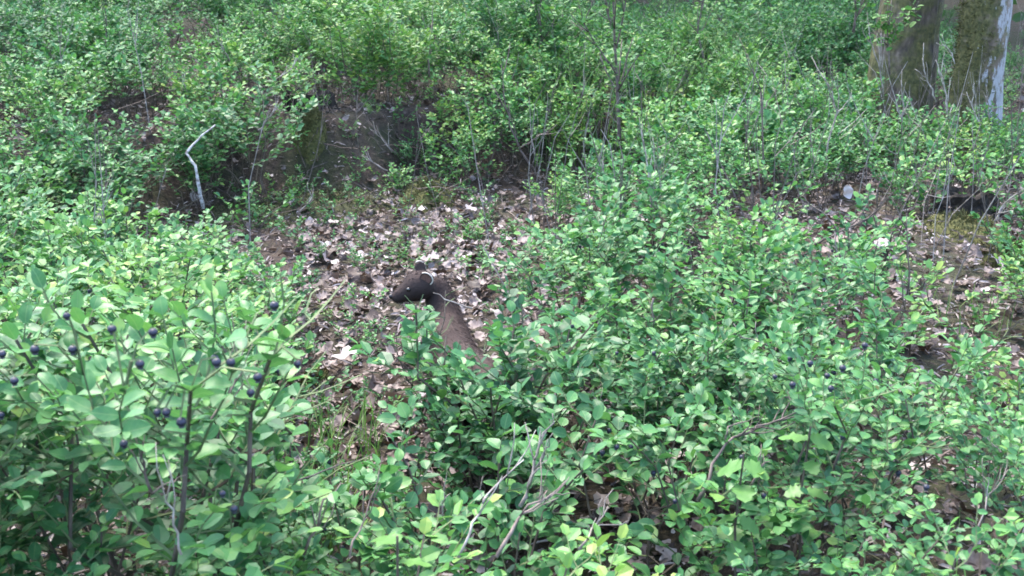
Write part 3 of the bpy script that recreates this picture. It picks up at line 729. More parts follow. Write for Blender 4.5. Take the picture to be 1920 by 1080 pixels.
for x, y in ind:
    o = link('dead_leaf', DL[int(g.integers(16))], floor); s = g.uniform(.65, 1.25)
    o.matrix_basis = Matrix.LocRotScale(Vector((x, y, gz(x, y) + g.uniform(.012, .034))), leaf_rot(x, y, .42).to_quaternion(), Vector((s, s, s)))
LV, LF, LT_, o1 = [], [], [], 0
for x, y in masses:
    co, f, t = DLA[int(g.integers(16))]; s = g.uniform(.35, 1.05); Rm = np.array(leaf_rot(x, y, .4)) * s
    LV.append(co @ Rm.T + [x, y, gz(x, y) + g.uniform(.002, .026)]); LF.append(f + o1); o1 += len(co); LT_.append(t)
tag(link('leaf_litter', mesh_np('leaf_litter', np.vstack(LV), np.vstack(LF), [M_dead], np.concatenate(LT_), smooth=True)), 'carpet of fallen brown and pale pinkish dead leaves on the forest floor', 'leaf litter', kind='stuff')
print('LITTER', len(ind), len(masses))
# small crumbs and needle litter
n = 48000; y = .6 + 4.0 * g.random(n); x = g.uniform(-1, 1, n) * (.5 * y + .3); P_ = np.stack([x, y, ground(x, y) + g.uniform(.002, .03, n)], 1)
D = g.normal(0, 1, (n, 3)) * [1, 1, .25]; M = frames(P_, D, g.normal(0, .3, (n, 3)) + [0, 0, 1], g.uniform(.006, .03, n), g.uniform(.0015, .010, n))
V, F, t = stamp(T_far, M, P_, g.uniform(0, 1, n) ** 1.3)
tag(link('litter_crumbs', mesh_np('litter_crumbs', V, F, [M_dead], t)), 'bits of broken dead leaf, needles and bark between the fallen leaves', 'litter', kind='stuff')
# roots and broken twigs hanging on the bank
parts = []
for _ in range(150):
    y = 3.15 + .75 * g.random(); x = g.uniform(-1.35, -.05); a_ = g.uniform(0, 6.28); L = g.uniform(.06, .22); z_ = gz(x, y) + g.uniform(.01, .07); d_ = np.array([math.cos(a_), math.sin(a_) * .5, g.normal(0, .45)]) * L
    parts.append(tube(np.array([[x, y, z_] + d_ * f + g.normal(0, .006, 3) for f in (0, .3, .6, 1)]), np.linspace(1, .4, 4) * g.uniform(.0008, .0022), 3))
V, F = merge(parts); tag(link('bank_twigs', mesh_np('bank_twigs', V, F, [M_brownt])), 'dark roots and broken twigs sticking out of the earth bank', 'twigs', kind='stuff')
# litter twigs
parts = []
for _ in range(420):
    y = .9 + 3.6 * g.random(); x = g.uniform(-1, 1) * (.5 * y + .2); a_ = g.uniform(0, 6.28); L = g.uniform(.04, .16); t = np.linspace(-.5, .5, 4)
    xs, ys = x + np.cos(a_) * L * t, y + np.sin(a_) * L * t; zs = ground(xs, ys) + g.uniform(.006, .035); zs = zs * .3 + zs.mean() * .7 + t * g.normal(0, .03)
    parts.append(tube(np.stack([xs, ys, zs], 1) + g.normal(0, .002, (4, 3)), np.linspace(1, .5, 4) * g.uniform(.0007, .002), 3))
V, F = merge(parts); tag(link('twig_litter', mesh_np('twig_litter', V, F, [M_brownt])), 'small fallen dry twigs strewn over the leaf litter', 'twigs', kind='stuff')

# ---------------------------------------------------------------- moss cushions, rotten stump, hollow
def cushion(px, py, d, rx, ry, h, m, label, seed, name='moss_cushion', cat='moss', tuft=True):
    p = unproj(px, py, d); x0, y0 = p[0], d; g = np.random.default_rng(seed); z0 = gz(x0, y0); nr, na = 14, 36; V = []
    for i in range(nr + 1):
        for j in range(na):
            r = i / nr; a_ = 2 * math.pi * j / na; rr = r * (1 + .22 * noise.noise(Vector((math.cos(a_) * 1.5, math.sin(a_) * 1.5, seed))))
            x, y = rx * rr * math.cos(a_), ry * rr * math.sin(a_); zz = gz(x0 + x, y0 + y) - z0 - .012
            V.append((x, y, zz + h * (1 - r ** 2.2) * (1 + .5 * noise.noise(Vector((x * 22, y * 22, seed)))) + .006 * noise.noise(Vector((x * 90, y * 90, 0)))))
    F = []
    for i in range(nr):
        for j in range(na):
            k = (j + 1) % na; A, B, D_, E = i * na + j, i * na + k, (i + 1) * na + k, (i + 1) * na + j; F += [(A, E, D_), (A, D_, B)]
    t = empty(name, (x0, y0, z0)); tag(t, label, cat); V = np.array(V); link('cushion', mesh_np('cushion', V, F, [m], smooth=True), t)
    if tuft:
        nn = np.tile([0, 0, 1.], (len(V), 1)) + V * [3, 3, 0]; tufts('moss_tips', m, V[na:], nn[na:], .011, 7, t, g)
    return t
cushion(620, 385, 3.45, .26, .20, .05, M_mossdark, 'olive moss cushion coloured darker for shade on the bank left of the litter', 41)
cushion(800, 385, 3.5, .10, .12, .07, M_moss, 'yellowish moss clump behind the litter below the earth bank', 42)
cushion(1800, 475, 2.75, .13, .13, .05, M_moss, 'yellow-green moss mound under the rotten hollow at the right', 43)
cushion(1895, 520, 2.5, .09, .08, .05, M_moss, 'small bright moss clump at the right edge below the moss mound', 44)
cushion(585, 690, 1.95, .05, .05, .035, M_moss, 'tiny yellow moss tuft at the left edge of the leaf litter', 45)
cushion(585, 300, 3.75, .06, .06, .07, M_moss, 'pale rounded moss lump high on the dark bank', 46)
cushion(470, 430, 3.35, .24, .16, .05, M_mossdark, 'moss coloured darker for shade on the bank right of the foot of the white stick', 47)
def rot(px, py, d, r, h, label, seed):
    p = unproj(px, py, d); x0 = p[0]; z0 = gz(x0, d); t = empty('rotten_stump', (x0, d, z0)); tag(t, label, 'stump'); V = []; na = 30; prof = [(1.25, -.05), (1.1, .15), (1.0, .5), (.97, .9), (.8, 1.0), (.55, .78), (.25, .55), (.02, .5)]
    for fr, fz in prof:
        for j in range(na):
            a_ = 2 * math.pi * j / na; q = 1 + .35 * noise.noise(Vector((math.cos(a_) * 2, math.sin(a_) * 2, fz * 2 + seed))) + .12 * noise.noise(Vector((math.cos(a_) * 9, math.sin(a_) * 9, seed)))
            V.append((r * fr * q * math.cos(a_), r * .7 * fr * q * math.sin(a_), h * fz * (1 + .35 * noise.noise(Vector((math.cos(a_) * 3, math.sin(a_) * 3, seed + 4))))))
    F = []
    for i in range(len(prof) - 1):
        for j in range(na):
            k = (j + 1) % na; A, B, D_, E = i * na + j, i * na + k, (i + 1) * na + k, (i + 1) * na + j; F += [(A, B, D_), (A, D_, E)]
    link('wood', mesh_np('wood', V, F, [M_rot]), t)
rot(1800, 435, 2.95, .085, .06, 'dark reddish rotten stump above the moss mound at the right', 51)
rot(585, 260, 3.95, .09, .07, 'dark crumbling stump with grey wood on top of the earth bank', 52)

# ---------------------------------------------------------------- dead twigs
def twig(name, specs, m, label, cat, group=None, r=.0022, forks=3, seed=0, d=None, part='stem', spread=.4):
    """specs: list of photo polylines [(px,py,depth)...]: the first is the main stem, others its side branches; forks adds small ones"""
    if specs[0][0][2] < 1.4: r *= .62
    g = np.random.default_rng(seed); b0 = unproj(*specs[0][0]); t = empty(name, b0); tag(t, label, cat, group); first = True
    for s in specs:
        pts = np.array([unproj(*q) for q in s]) - b0; dense = [pts[0]]
        for i in range(len(pts) - 1):
            for f in (.33, .66, 1): dense.append(pts[i] + (pts[i + 1] - pts[i]) * f + (g.normal(0, .0018, 3) if f < 1 else 0))
        dense = np.array(dense); n = len(dense); rr = r if first else r * .6
        parts = [tube(dense, np.linspace(rr, rr * .35, n) * g.uniform(.85, 1.15, n), 6)]
        L = np.linalg.norm(pts[-1] - pts[0])
        for k in range(forks if first else max(0, forks - 2)):
            i = int(g.integers(n // 3, n - 1)); u = dense[min(i + 1, n - 1)] - dense[i - 1]; u /= np.linalg.norm(u) + 1e-9
            v = u + g.normal(0, spread, 3); v /= np.linalg.norm(v); q = [dense[i] + v * L * .28 * f + g.normal(0, .003, 3) * f + np.array([0, 0, .02 * f * f]) for f in (0, .35, .7, 1)]
            parts.append(tube(np.array(q), np.linspace(rr * .55, rr * .25, 4), 4))
        V, F = merge(parts); link(part if first else 'branch', mesh_np(part, V, F, [m], smooth=True), t); first = False
    return t
twig('bent_stick', [[(381, 392, 3.12), (374, 355, 3.13), (366, 310, 3.15), (349, 287, 3.17), (372, 262, 3.2), (404, 234, 3.25)]], M_lichen, 'white lichen-covered stick with a kink, leaning on the left bank', 'stick', r=.0064, forks=0, part='wood', seed=1)
TW = [
 # forked dead bilberry stems, upper centre-left
 ([[(588, 225, 3.9), (575, 190, 3.9), (560, 150, 3.88), (552, 128, 3.88)], [(577, 195, 3.9), (590, 160, 3.88), (598, 138, 3.86)], [(585, 220, 3.9), (583, 190, 3.9), (575, 150, 3.9)], [(588, 222, 3.9), (592, 190, 3.9), (588, 165, 3.9)]], M_pale, 'pale dead bush of upright forked twigs standing on the earth bank', .0035),
 ([[(505, 170, 3.75), (515, 150, 3.74), (540, 135, 3.73), (551, 122, 3.72)], [(508, 165, 3.75), (514, 140, 3.74), (515, 125, 3.74)]], M_pale, 'short pale forked twig poking right from the overhanging bush', .0028),
 ([[(485, 245, 3.4), (505, 220, 3.38), (528, 192, 3.36)], [(505, 220, 3.38), (516, 200, 3.37), (517, 188, 3.37)], [(495, 232, 3.39), (515, 206, 3.37), (527, 207, 3.36)]], M_pale, 'small pale antler-shaped twig below the overhanging bush', .0028),
 ([[(358, 195, 3.6), (350, 170, 3.58), (342, 150, 3.56)], [(358, 195, 3.6), (364, 182, 3.6), (370, 172, 3.6)]], M_pale, 'thin pale twig rising above the bent white stick', .0022),
 ([[(432, 118, 3.8), (415, 85, 3.8), (402, 57, 3.8)]], M_pale, 'single straight pale stalk at the upper left', .0022),
 ([[(198, 90, 4.0), (199, 50, 4.0), (197, 20, 4.0)]], M_brownt, 'single upright dark stem at the upper left', .0028),
 ([[(140, 255, 3.6), (120, 262, 3.55), (100, 266, 3.5)], [(120, 262, 3.55), (130, 268, 3.5)]], M_pale, 'short fallen twig lying in the left bushes', .0025),
 ([[(735, 285, 3.6), (715, 258, 3.6), (695, 243, 3.6)], [(730, 276, 3.6), (728, 250, 3.6), (732, 244, 3.6)]], M_pale, 'pale curved twig lying against the dark bank', .0028),
 ([[(727, 320, 3.5), (700, 305, 3.5), (680, 290, 3.5)]], M_pale, 'short broken grey twig stuck in the bank face', .003),
 ([[(745, 290, 3.65), (720, 262, 3.65), (690, 225, 3.7), (680, 200, 3.7)]], M_brownt, 'dark twig behind the pale curved one on the bank', .0022),
 ([[(600, 268, 3.75), (640, 277, 3.65), (670, 279, 3.55), (700, 276, 3.5)]], M_brownt, 'long dark twig lying across the bank', .0025),
 ([[(560, 400, 3.2), (585, 370, 3.2), (582, 362, 3.2)], [(573, 385, 3.2), (585, 365, 3.2)]], M_pale, 'little pale twig in the dark hollow left of the litter', .0026),
 # slender dark shoots, centre top
 ([[(1000, 320, 3.5), (975, 280, 3.5), (955, 235, 3.5), (945, 180, 3.5), (940, 122, 3.5)], [(975, 278, 3.5), (1000, 262, 3.5), (1015, 250, 3.5)]], M_brownt, 'thin dark shoot leaning left behind the litter clearing', .004),
 ([[(805, 145, 4.1), (803, 110, 4.1), (810, 60, 4.1), (812, 10, 4.1)], [(804, 60, 4.1), (790, 30, 4.1)]], M_brownt, 'dark upright stem among the yellow-green shrubs at top centre', .0035),
 ([[(1140, 360, 2.9), (1130, 315, 2.9), (1128, 300, 2.9)]], M_pale, 'short pale stub right of the leaf clearing', .0025),
 ([[(1222, 405, 2.5), (1218, 350, 2.5), (1212, 300, 2.5), (1206, 262, 2.5)], [(1222, 400, 2.5), (1228, 340, 2.5), (1226, 290, 2.5), (1224, 258, 2.5)], [(1236, 400, 2.5), (1238, 340, 2.5), (1230, 300, 2.5)]], M_pale, 'bundle of upright pale dead stalks right of centre', .003),
 ([[(1430, 360, 2.9), (1430, 260, 2.9), (1427, 170, 2.9), (1400, 100, 2.9)], [(1431, 205, 2.9), (1445, 185, 2.9), (1456, 168, 2.9)]], M_brownt, 'tall thin dead stem with a bent pale top right of centre', .003),
 ([[(1548, 350, 3.0), (1552, 270, 3.0), (1570, 210, 3.0), (1560, 170, 3.0), (1551, 155, 3.0)], [(1570, 212, 3.0), (1573, 180, 3.0), (1565, 150, 3.0)], [(1568, 215, 3.0), (1585, 195, 3.0), (1598, 180, 3.0)]], M_pale, 'forked grey dead stem standing above the dry upright leaf', .003),
 ([[(1655, 180, 3.7), (1650, 130, 3.7), (1636, 85, 3.7), (1629, 62, 3.7)], [(1652, 140, 3.7), (1648, 90, 3.7), (1645, 62, 3.7)], [(1654, 140, 3.7), (1653, 90, 3.7), (1652, 62, 3.7)], [(1655, 140, 3.7), (1657, 100, 3.7), (1658, 64, 3.7)]], M_pale, 'fan of four straight pale twigs before the broad mossy trunk', .0028),
 ([[(1755, 190, 3.6), (1740, 155, 3.6), (1732, 130, 3.6), (1732, 80, 3.6)], [(1732, 130, 3.6), (1730, 100, 3.6)], [(1740, 155, 3.6), (1725, 145, 3.6)]], M_pale, 'thin pale dead stem curving up between the two big trunks', .0025),
 ([[(1790, 120, 3.7), (1785, 100, 3.7), (1775, 88, 3.7), (1755, 80, 3.7)]], M_pale, 'arched pale grass-like twig between the big trunks', .002),
 ([[(1775, 215, 3.6), (1775, 180, 3.6), (1765, 140, 3.6), (1754, 112, 3.6)], [(1778, 190, 3.6), (1782, 150, 3.6)]], M_pale, 'grey forked stem at the foot of the lichened tree', .0032),
 ([[(1690, 250, 3.4), (1695, 200, 3.4), (1690, 150, 3.4)], [(1692, 230, 3.4), (1680, 195, 3.4), (1665, 175, 3.4)], [(1693, 215, 3.4), (1704, 190, 3.4)]], M_pale, 'grey dead stalks in front of the broad mossy trunk\'s foot', .0028),
 ([[(1838, 235, 3.5), (1825, 205, 3.5), (1812, 172, 3.5)], [(1822, 200, 3.5), (1826, 170, 3.5), (1827, 155, 3.5)]], M_pale, 'grey forked twig in front of the lichened trunk\'s roots', .0025),
 ([[(1855, 225, 3.5), (1854, 200, 3.5), (1849, 180, 3.5)]], M_pale, 'single grey stalk on the lichened trunk\'s right root', .0025),
 ([[(1860, 420, 2.8), (1885, 380, 2.8), (1920, 355, 2.75), (1950, 340, 2.7)], [(1885, 380, 2.8), (1895, 340, 2.8), (1893, 320, 2.8)], [(1870, 400, 2.8), (1910, 395, 2.75), (1945, 398, 2.7)], [(1865, 412, 2.8), (1900, 370, 2.8), (1930, 320, 2.7)], [(1850, 430, 2.8), (1880, 405, 2.8), (1920, 380, 2.7)]], M_pale, 'tangle of dry grey brushwood at the right edge', .003),
 ([[(1505, 480, 2.2), (1535, 455, 2.2), (1570, 437, 2.2), (1620, 415, 2.2), (1655, 378, 2.2)], [(1570, 437, 2.2), (1550, 405, 2.2), (1520, 385, 2.2), (1495, 378, 2.2)], [(1600, 425, 2.2), (1640, 400, 2.2), (1660, 370, 2.2)]], M_brownt, 'dark arching dead branch on the slope below the dry upright leaf', .0032),
 ([[(1700, 560, 2.0), (1702, 480, 2.0), (1700, 400, 2.0)], [(1697, 580, 2.0), (1690, 520, 2.0), (1680, 490, 2.0)]], M_brownt, 'thin upright stem left of the moss mound', .0022),
 ([[(1590, 510, 2.1), (1573, 475, 2.1), (1560, 460, 2.1)]], M_pale, 'short pale twig slanting among right-hand bushes', .0022),
 ([[(1450, 660, 1.45), (1425, 642, 1.45), (1385, 627, 1.45)]], M_pale, 'pale twig over the dark hollow right of centre', .0017),
 # the marten's twig and the twigs under it
 ([[(885, 578, 1.80), (850, 566, 1.80), (812, 549, 1.80)]], M_pale, 'thin pale twig crossing the marten\'s neck', .0016),
 ([[(872, 700, 1.55), (815, 688, 1.52), (780, 660, 1.52), (755, 610, 1.55)], [(815, 688, 1.52), (795, 677, 1.52)]], M_pale, 'thin grey twig passing in front of the marten\'s chest', .0014),
 # foreground
 ([[(975, 950, 1.02), (1000, 885, 1.03), (1015, 830, 1.04), (1036, 775, 1.05)], [(1003, 880, 1.03), (1022, 840, 1.03), (1037, 812, 1.03)], [(990, 915, 1.02), (1008, 880, 1.0), (1026, 862, 1.0)]], M_pale, 'tall forked pale dead twig standing at the bottom centre', .0036),
 ([[(860, 1045, .9), (885, 980, .92), (930, 910, .95), (982, 862, .98)], [(905, 945, .93), (915, 930, .94)]], M_pale, 'long grey twig slanting right at the bottom centre', .0026),
 ([[(930, 1045, .9), (970, 975, .93), (1010, 945, .96), (1060, 902, 1.0)], [(1010, 945, .96), (1040, 925, .98), (1080, 925, 1.0)], [(975, 968, .93), (1025, 920, .95), (1005, 935, .95)]], M_brownt, 'dark branched dead twig right of the forked pale one', .0032),
 ([[(1085, 1030, .9), (1110, 990, .92), (1140, 950, .95)], [(1110, 990, .92), (1180, 975, .95)]], M_pale, 'pale forked stick over bare brown soil at the bottom', .0022),
 ([[(810, 1000, 1.0), (830, 955, 1.0), (845, 925, 1.02)]], M_pale, 'thin straight twig between pale-leaved sprays at the bottom', .0016),
 ([[(655, 1045, .85), (685, 970, .88), (710, 895, .9)]], M_brownt, 'slanting twig at the near end of the litter', .002),
 ([[(1308, 940, 1.05), (1335, 870, 1.07), (1375, 820, 1.1), (1440, 795, 1.12), (1520, 770, 1.15)], [(1375, 820, 1.1), (1400, 805, 1.1), (1490, 792, 1.12)], [(1360, 830, 1.09), (1365, 800, 1.1), (1420, 780, 1.12)], [(1385, 815, 1.1), (1450, 808, 1.1)]], M_brownt, 'dark many-forked dead branch arching right over the lower slope', .0036),
 ([[(1405, 915, 1.0), (1425, 880, 1.0), (1445, 865, 1.0)]], M_brownt, 'short dark twig beside the lobed oak seedling leaves', .0022),
 ([[(1175, 790, 1.35), (1135, 775, 1.35), (1122, 755, 1.35)]], M_pale, 'crooked pale twig below the middle bushes', .0022),
 ([[(1225, 560, 1.5), (1225, 620, 1.5)], [(1225, 620, 1.5), (1300, 720, 1.5)]], M_brownt, 'dark crossed stems inside the middle bush', .0018),
 ([[(395, 800, .8), (425, 745, .82), (448, 680, .84), (462, 600, .86)], [(420, 760, .82), (470, 700, .82), (500, 660, .84)]], M_brownt, 'brown twig rising among the near left leaves', .0018),
 ([[(285, 925, .72), (272, 880, .72), (262, 855, .72)], [(285, 925, .72), (315, 905, .72), (350, 890, .74)]], M_brownt, 'dark crooked twig in the near lower left leaves', .0020),
 ([[(340, 1040, .7), (325, 985, .7), (310, 940, .7), (308, 915, .7)]], M_pale, 'pale bleached twig in the near lower left leaves', .0018),
 ([[(570, 1040, .9), (600, 960, .9), (640, 905, .92)], [(560, 900, .9), (640, 870, .95), (700, 850, 1.0)]], M_brownt, 'dark twig slanting at the near edge of the litter path', .0026),
 ([[(1830, 1000, .95), (1850, 930, .97), (1890, 880, 1.0)], [(1850, 930, .97), (1840, 890, .98)]], M_pale, 'thin pale twig at the lower right edge', .0018),
 ([[(1920, 870, 1.05), (1880, 850, 1.08), (1850, 820, 1.1)]], M_pale, 'pale twig entering from the lower right edge', .0018),
]
for i, (sp, m, lab, r) in enumerate(TW):
    twig('dead_twig', sp, m, lab, 'twig', 'dead twigs among the bilberries', r=r, forks=0 if 'marten' in lab else 3, seed=200 + i, spread=.35)

# ---------------------------------------------------------------- saplings
def sapling(name, polys, r, label, seed, leafy=True, kind_m=M_brownt, nl=7, leaf=.022):
    t = twig(name, polys, kind_m, label, 'sapling', None, r=r, forks=6, seed=seed, part='stem', spread=.5)
    g = np.random.default_rng(seed); b0 = np.array(t.location); P_ = []; D_ = []
    for s in polys:
        pts = [unproj(*q) - b0 for q in s]
        for i in range(len(pts) - 1):
            for k in range(nl):
                f = g.random(); P_.append(pts[i] + (pts[i + 1] - pts[i]) * f + g.normal(0, .015, 3)); D_.append(g.normal(0, 1, 3) * [1, 1, .4])
    P_ = np.array(P_); n = len(P_); up = P_[:, 2] > P_[:, 2].max() * .35; P_ = P_[up]; D_ = np.array(D_)[up]; n = len(P_)
    M = frames(P_, D_, g.normal(0, .35, (n, 3)) + [0, 0, 1], g.uniform(.7, 1.2, n) * leaf); V, F, tt = stamp(T_mid, M, P_, np.clip(g.normal(.6, .15, n), 0, 1))
    tag(link('leaves', mesh_np('leaves', V, F, [M_oak], tt), t), kind='stuff'); return t
sapling('sapling', [[(1163, 275, 3.6), (1160, 220, 3.6), (1157, 150, 3.6), (1152, 80, 3.6), (1150, 0, 3.6), (1148, -60, 3.6)], [(1157, 140, 3.6), (1135, 110, 3.6), (1118, 85, 3.6), (1095, 45, 3.6), (1085, 10, 3.6)],
        [(1155, 90, 3.6), (1165, 50, 3.6), (1172, 10, 3.6), (1180, -40, 3.6)], [(1158, 170, 3.6), (1145, 150, 3.6), (1125, 105, 3.6)], [(1152, 60, 3.6), (1140, 30, 3.6), (1135, -20, 3.6)]], .0065, 'slender dark sapling with forking near-bare branches at upper centre', 91)
sapling('sapling', [[(1010, 120, 4.6), (1015, 70, 4.6), (1012, 20, 4.6), (1018, -40, 4.6)], [(1015, 80, 4.6), (1035, 50, 4.6), (1045, 10, 4.6)]], .005, 'thin leafy sapling left of the slender dark one', 92, nl=14)
sapling('sapling', [[(1320, 120, 5.0), (1308, 60, 5.0), (1316, 10, 5.0), (1312, -30, 5.0)], [(1310, 70, 5.0), (1330, 30, 5.0), (1350, -10, 5.0)]], .005, 'leafy sapling high on the slope right of the dark one', 93, nl=14)
sapling('sapling', [[(1600, 60, 4.8), (1605, 20, 4.8), (1600, -40, 4.8)], [(1603, 40, 4.8), (1620, 0, 4.8), (1640, -30, 4.8)]], .006, 'sapling just left of the broad mossy trunk', 94, nl=16)

sapling('sapling', [[(1668, 140, 4.0), (1664, 60, 4.0), (1672, 0, 4.0)], [(1664, 70, 4.0), (1690, 40, 4.0), (1720, 20, 4.0)], [(1666, 90, 4.0), (1645, 60, 4.0), (1650, 20, 4.0)]], .004, 'thin leafy sapling standing in front of the broad mossy trunk', 95, nl=22, leaf=.026)

# ---------------------------------------------------------------- oak seedling with lobed leaves
def oak_leaf_mesh(seed, L=.055):
    g = np.random.default_rng(seed); s = np.linspace(.05, .95, 11); prof = .36 * np.sin(np.pi * s ** .8) ** .7; lob = 1 + .24 * np.sin(np.arange(11) * math.pi * .75)
    V, F = leaf_template(list(s), list(prof * lob), .12, .15); V[:, 2] += .03 * np.sin(V[:, 0] * 14) * np.abs(V[:, 1]) * 4
    return mesh_np('leaf', V * L, F, [M_oak], np.full(len(V), g.uniform(.3, .9)), smooth=True)
OAKL = [oak_leaf_mesh(i) for i in range(4)]
def oak(px, py, d, h, n, label, seed):
    g = np.random.default_rng(seed); p = unproj(px, py, d); x0, y0 = float(p[0]), d; z0 = gz(x0, y0); H = float(p[2]) - z0
    t = empty('oak_seedling', (x0, y0, z0)); tag(t, label, 'seedling'); pts = np.array([[0, 0, -.01], [.004, 0, H * .4], [-.003, .003, H * .75], [0, 0, H]]); V, F = tube(pts, np.linspace(.002, .001, 4), 5)
    link('stem', mesh_np('stem', V, F, [M_stemb]), t)
    for k in range(n):
        a_ = k * 2.4 + g.uniform(-.3, .3); f = 1 - .09 * (k // 2) - .05 * g.random(); tilt = g.uniform(-.15, .55)
        o = link('leaf', OAKL[k % 4], t, (0, 0, H * f), (0, -g.uniform(-.35, .35), 0), g.uniform(.4, .68)); o.rotation_euler = (g.uniform(-.4, .4), tilt, a_)
oak(1520, 800, 1.02, .3, 9, 'seedling with bright yellow-green lobed leaves right of the dark forked branch', 61)
oak(1395, 850, .98, .3, 8, 'seedling with rounded lobed leaves under the dark forked branch', 62)
oak(745, 1005, .70, .3, 3, 'single broad round leaf of a seedling at the bottom edge', 63)
oak(925, 90, 4.3, .3, 12, 'bushy seedling with light leaves above the earth bank', 64)

# ---------------------------------------------------------------- dry upright leaf
dm = dead_leaf_mesh(977, 9, False)
for a_ in dm.attributes['tint'].data: a_.value = .93
p = unproj(1588, 358, 2.6); t = link('dry_leaf', dm, None, p, (R(95), R(75), R(20)), .95); tag(t, 'upright beige dry leaf caught on twigs on the right slope', 'dead leaf')

# ---------------------------------------------------------------- grass
def grass(px0, px1, py, d, n, label, seed, h=.16):
    g = np.random.default_rng(seed); Vs, Fs, Ts, o_ = [], [], [], 0; p0 = unproj((px0 + px1) / 2, py, d); x0 = float(p0[0]); z0 = gz(x0, d)
    t = empty('grass_tuft', (x0, d, z0)); tag(t, label, 'grass'); wd = abs(px1 - px0) / FPX * d / 2
    for k in range(n):
        bx, by = g.uniform(-wd, wd), g.normal(0, .05); L = h * g.uniform(.6, 1.3); a_ = g.uniform(0, 6.28); lean = g.uniform(.1, .8); w = g.uniform(.0009, .0019)
        s = np.linspace(0, 1, 6); c = np.stack([bx + np.cos(a_) * lean * L * s ** 2, by + np.sin(a_) * lean * L * s ** 2, gz(x0 + bx, d + by) - z0 + L * (s - .25 * lean * s ** 2)], 1)
        sd = np.array([-math.sin(a_), math.cos(a_), 0]) * w; ww = (1 - s ** 2)[:, None] + .05; V = np.vstack([c - sd * ww, c + sd * ww]); F = []
        for i in range(5): F += [(i, i + 1, i + 7), (i, i + 7, i + 6)]
        Vs.append(V); Fs.append(np.array(F) + o_); o_ += 12; Ts.append(np.full(12, g.uniform(0, 1)))
    tag(link('blades', mesh_np('blades', np.vstack(Vs), np.vstack(Fs), [M_grass], np.concatenate(Ts)), t), kind='stuff')
grass(480, 640, 850, 1.35, 90, 'thin fresh grass at the left side of the litter path', 71)
grass(440, 620, 960, 1.1, 70, 'sparse fine grass and stalks at the bottom left of centre', 72, .14)
grass(560, 720, 720, 1.65, 50, 'short grass at the near edge of the leaf litter', 73, .10)
grass(1790, 1930, 1000, .9, 40, 'long narrow grass blades in the bottom right corner', 74, .20)
grass(620, 790, 930, 1.1, 60, 'low grass at the near end of the litter path', 75, .09)
grass(1700, 1900, 560, 2.1, 26, 'dry thin grass below the moss mound at the right', 76, .07)
grass(1230, 1460, 130, 4.4, 160, 'thin tall straw-coloured grass on the upper slope right of the sapling', 77, .5)
grass(1000, 1230, 170, 4.1, 110, 'thin straw stalks round the foot of the dark sapling', 78, .42)

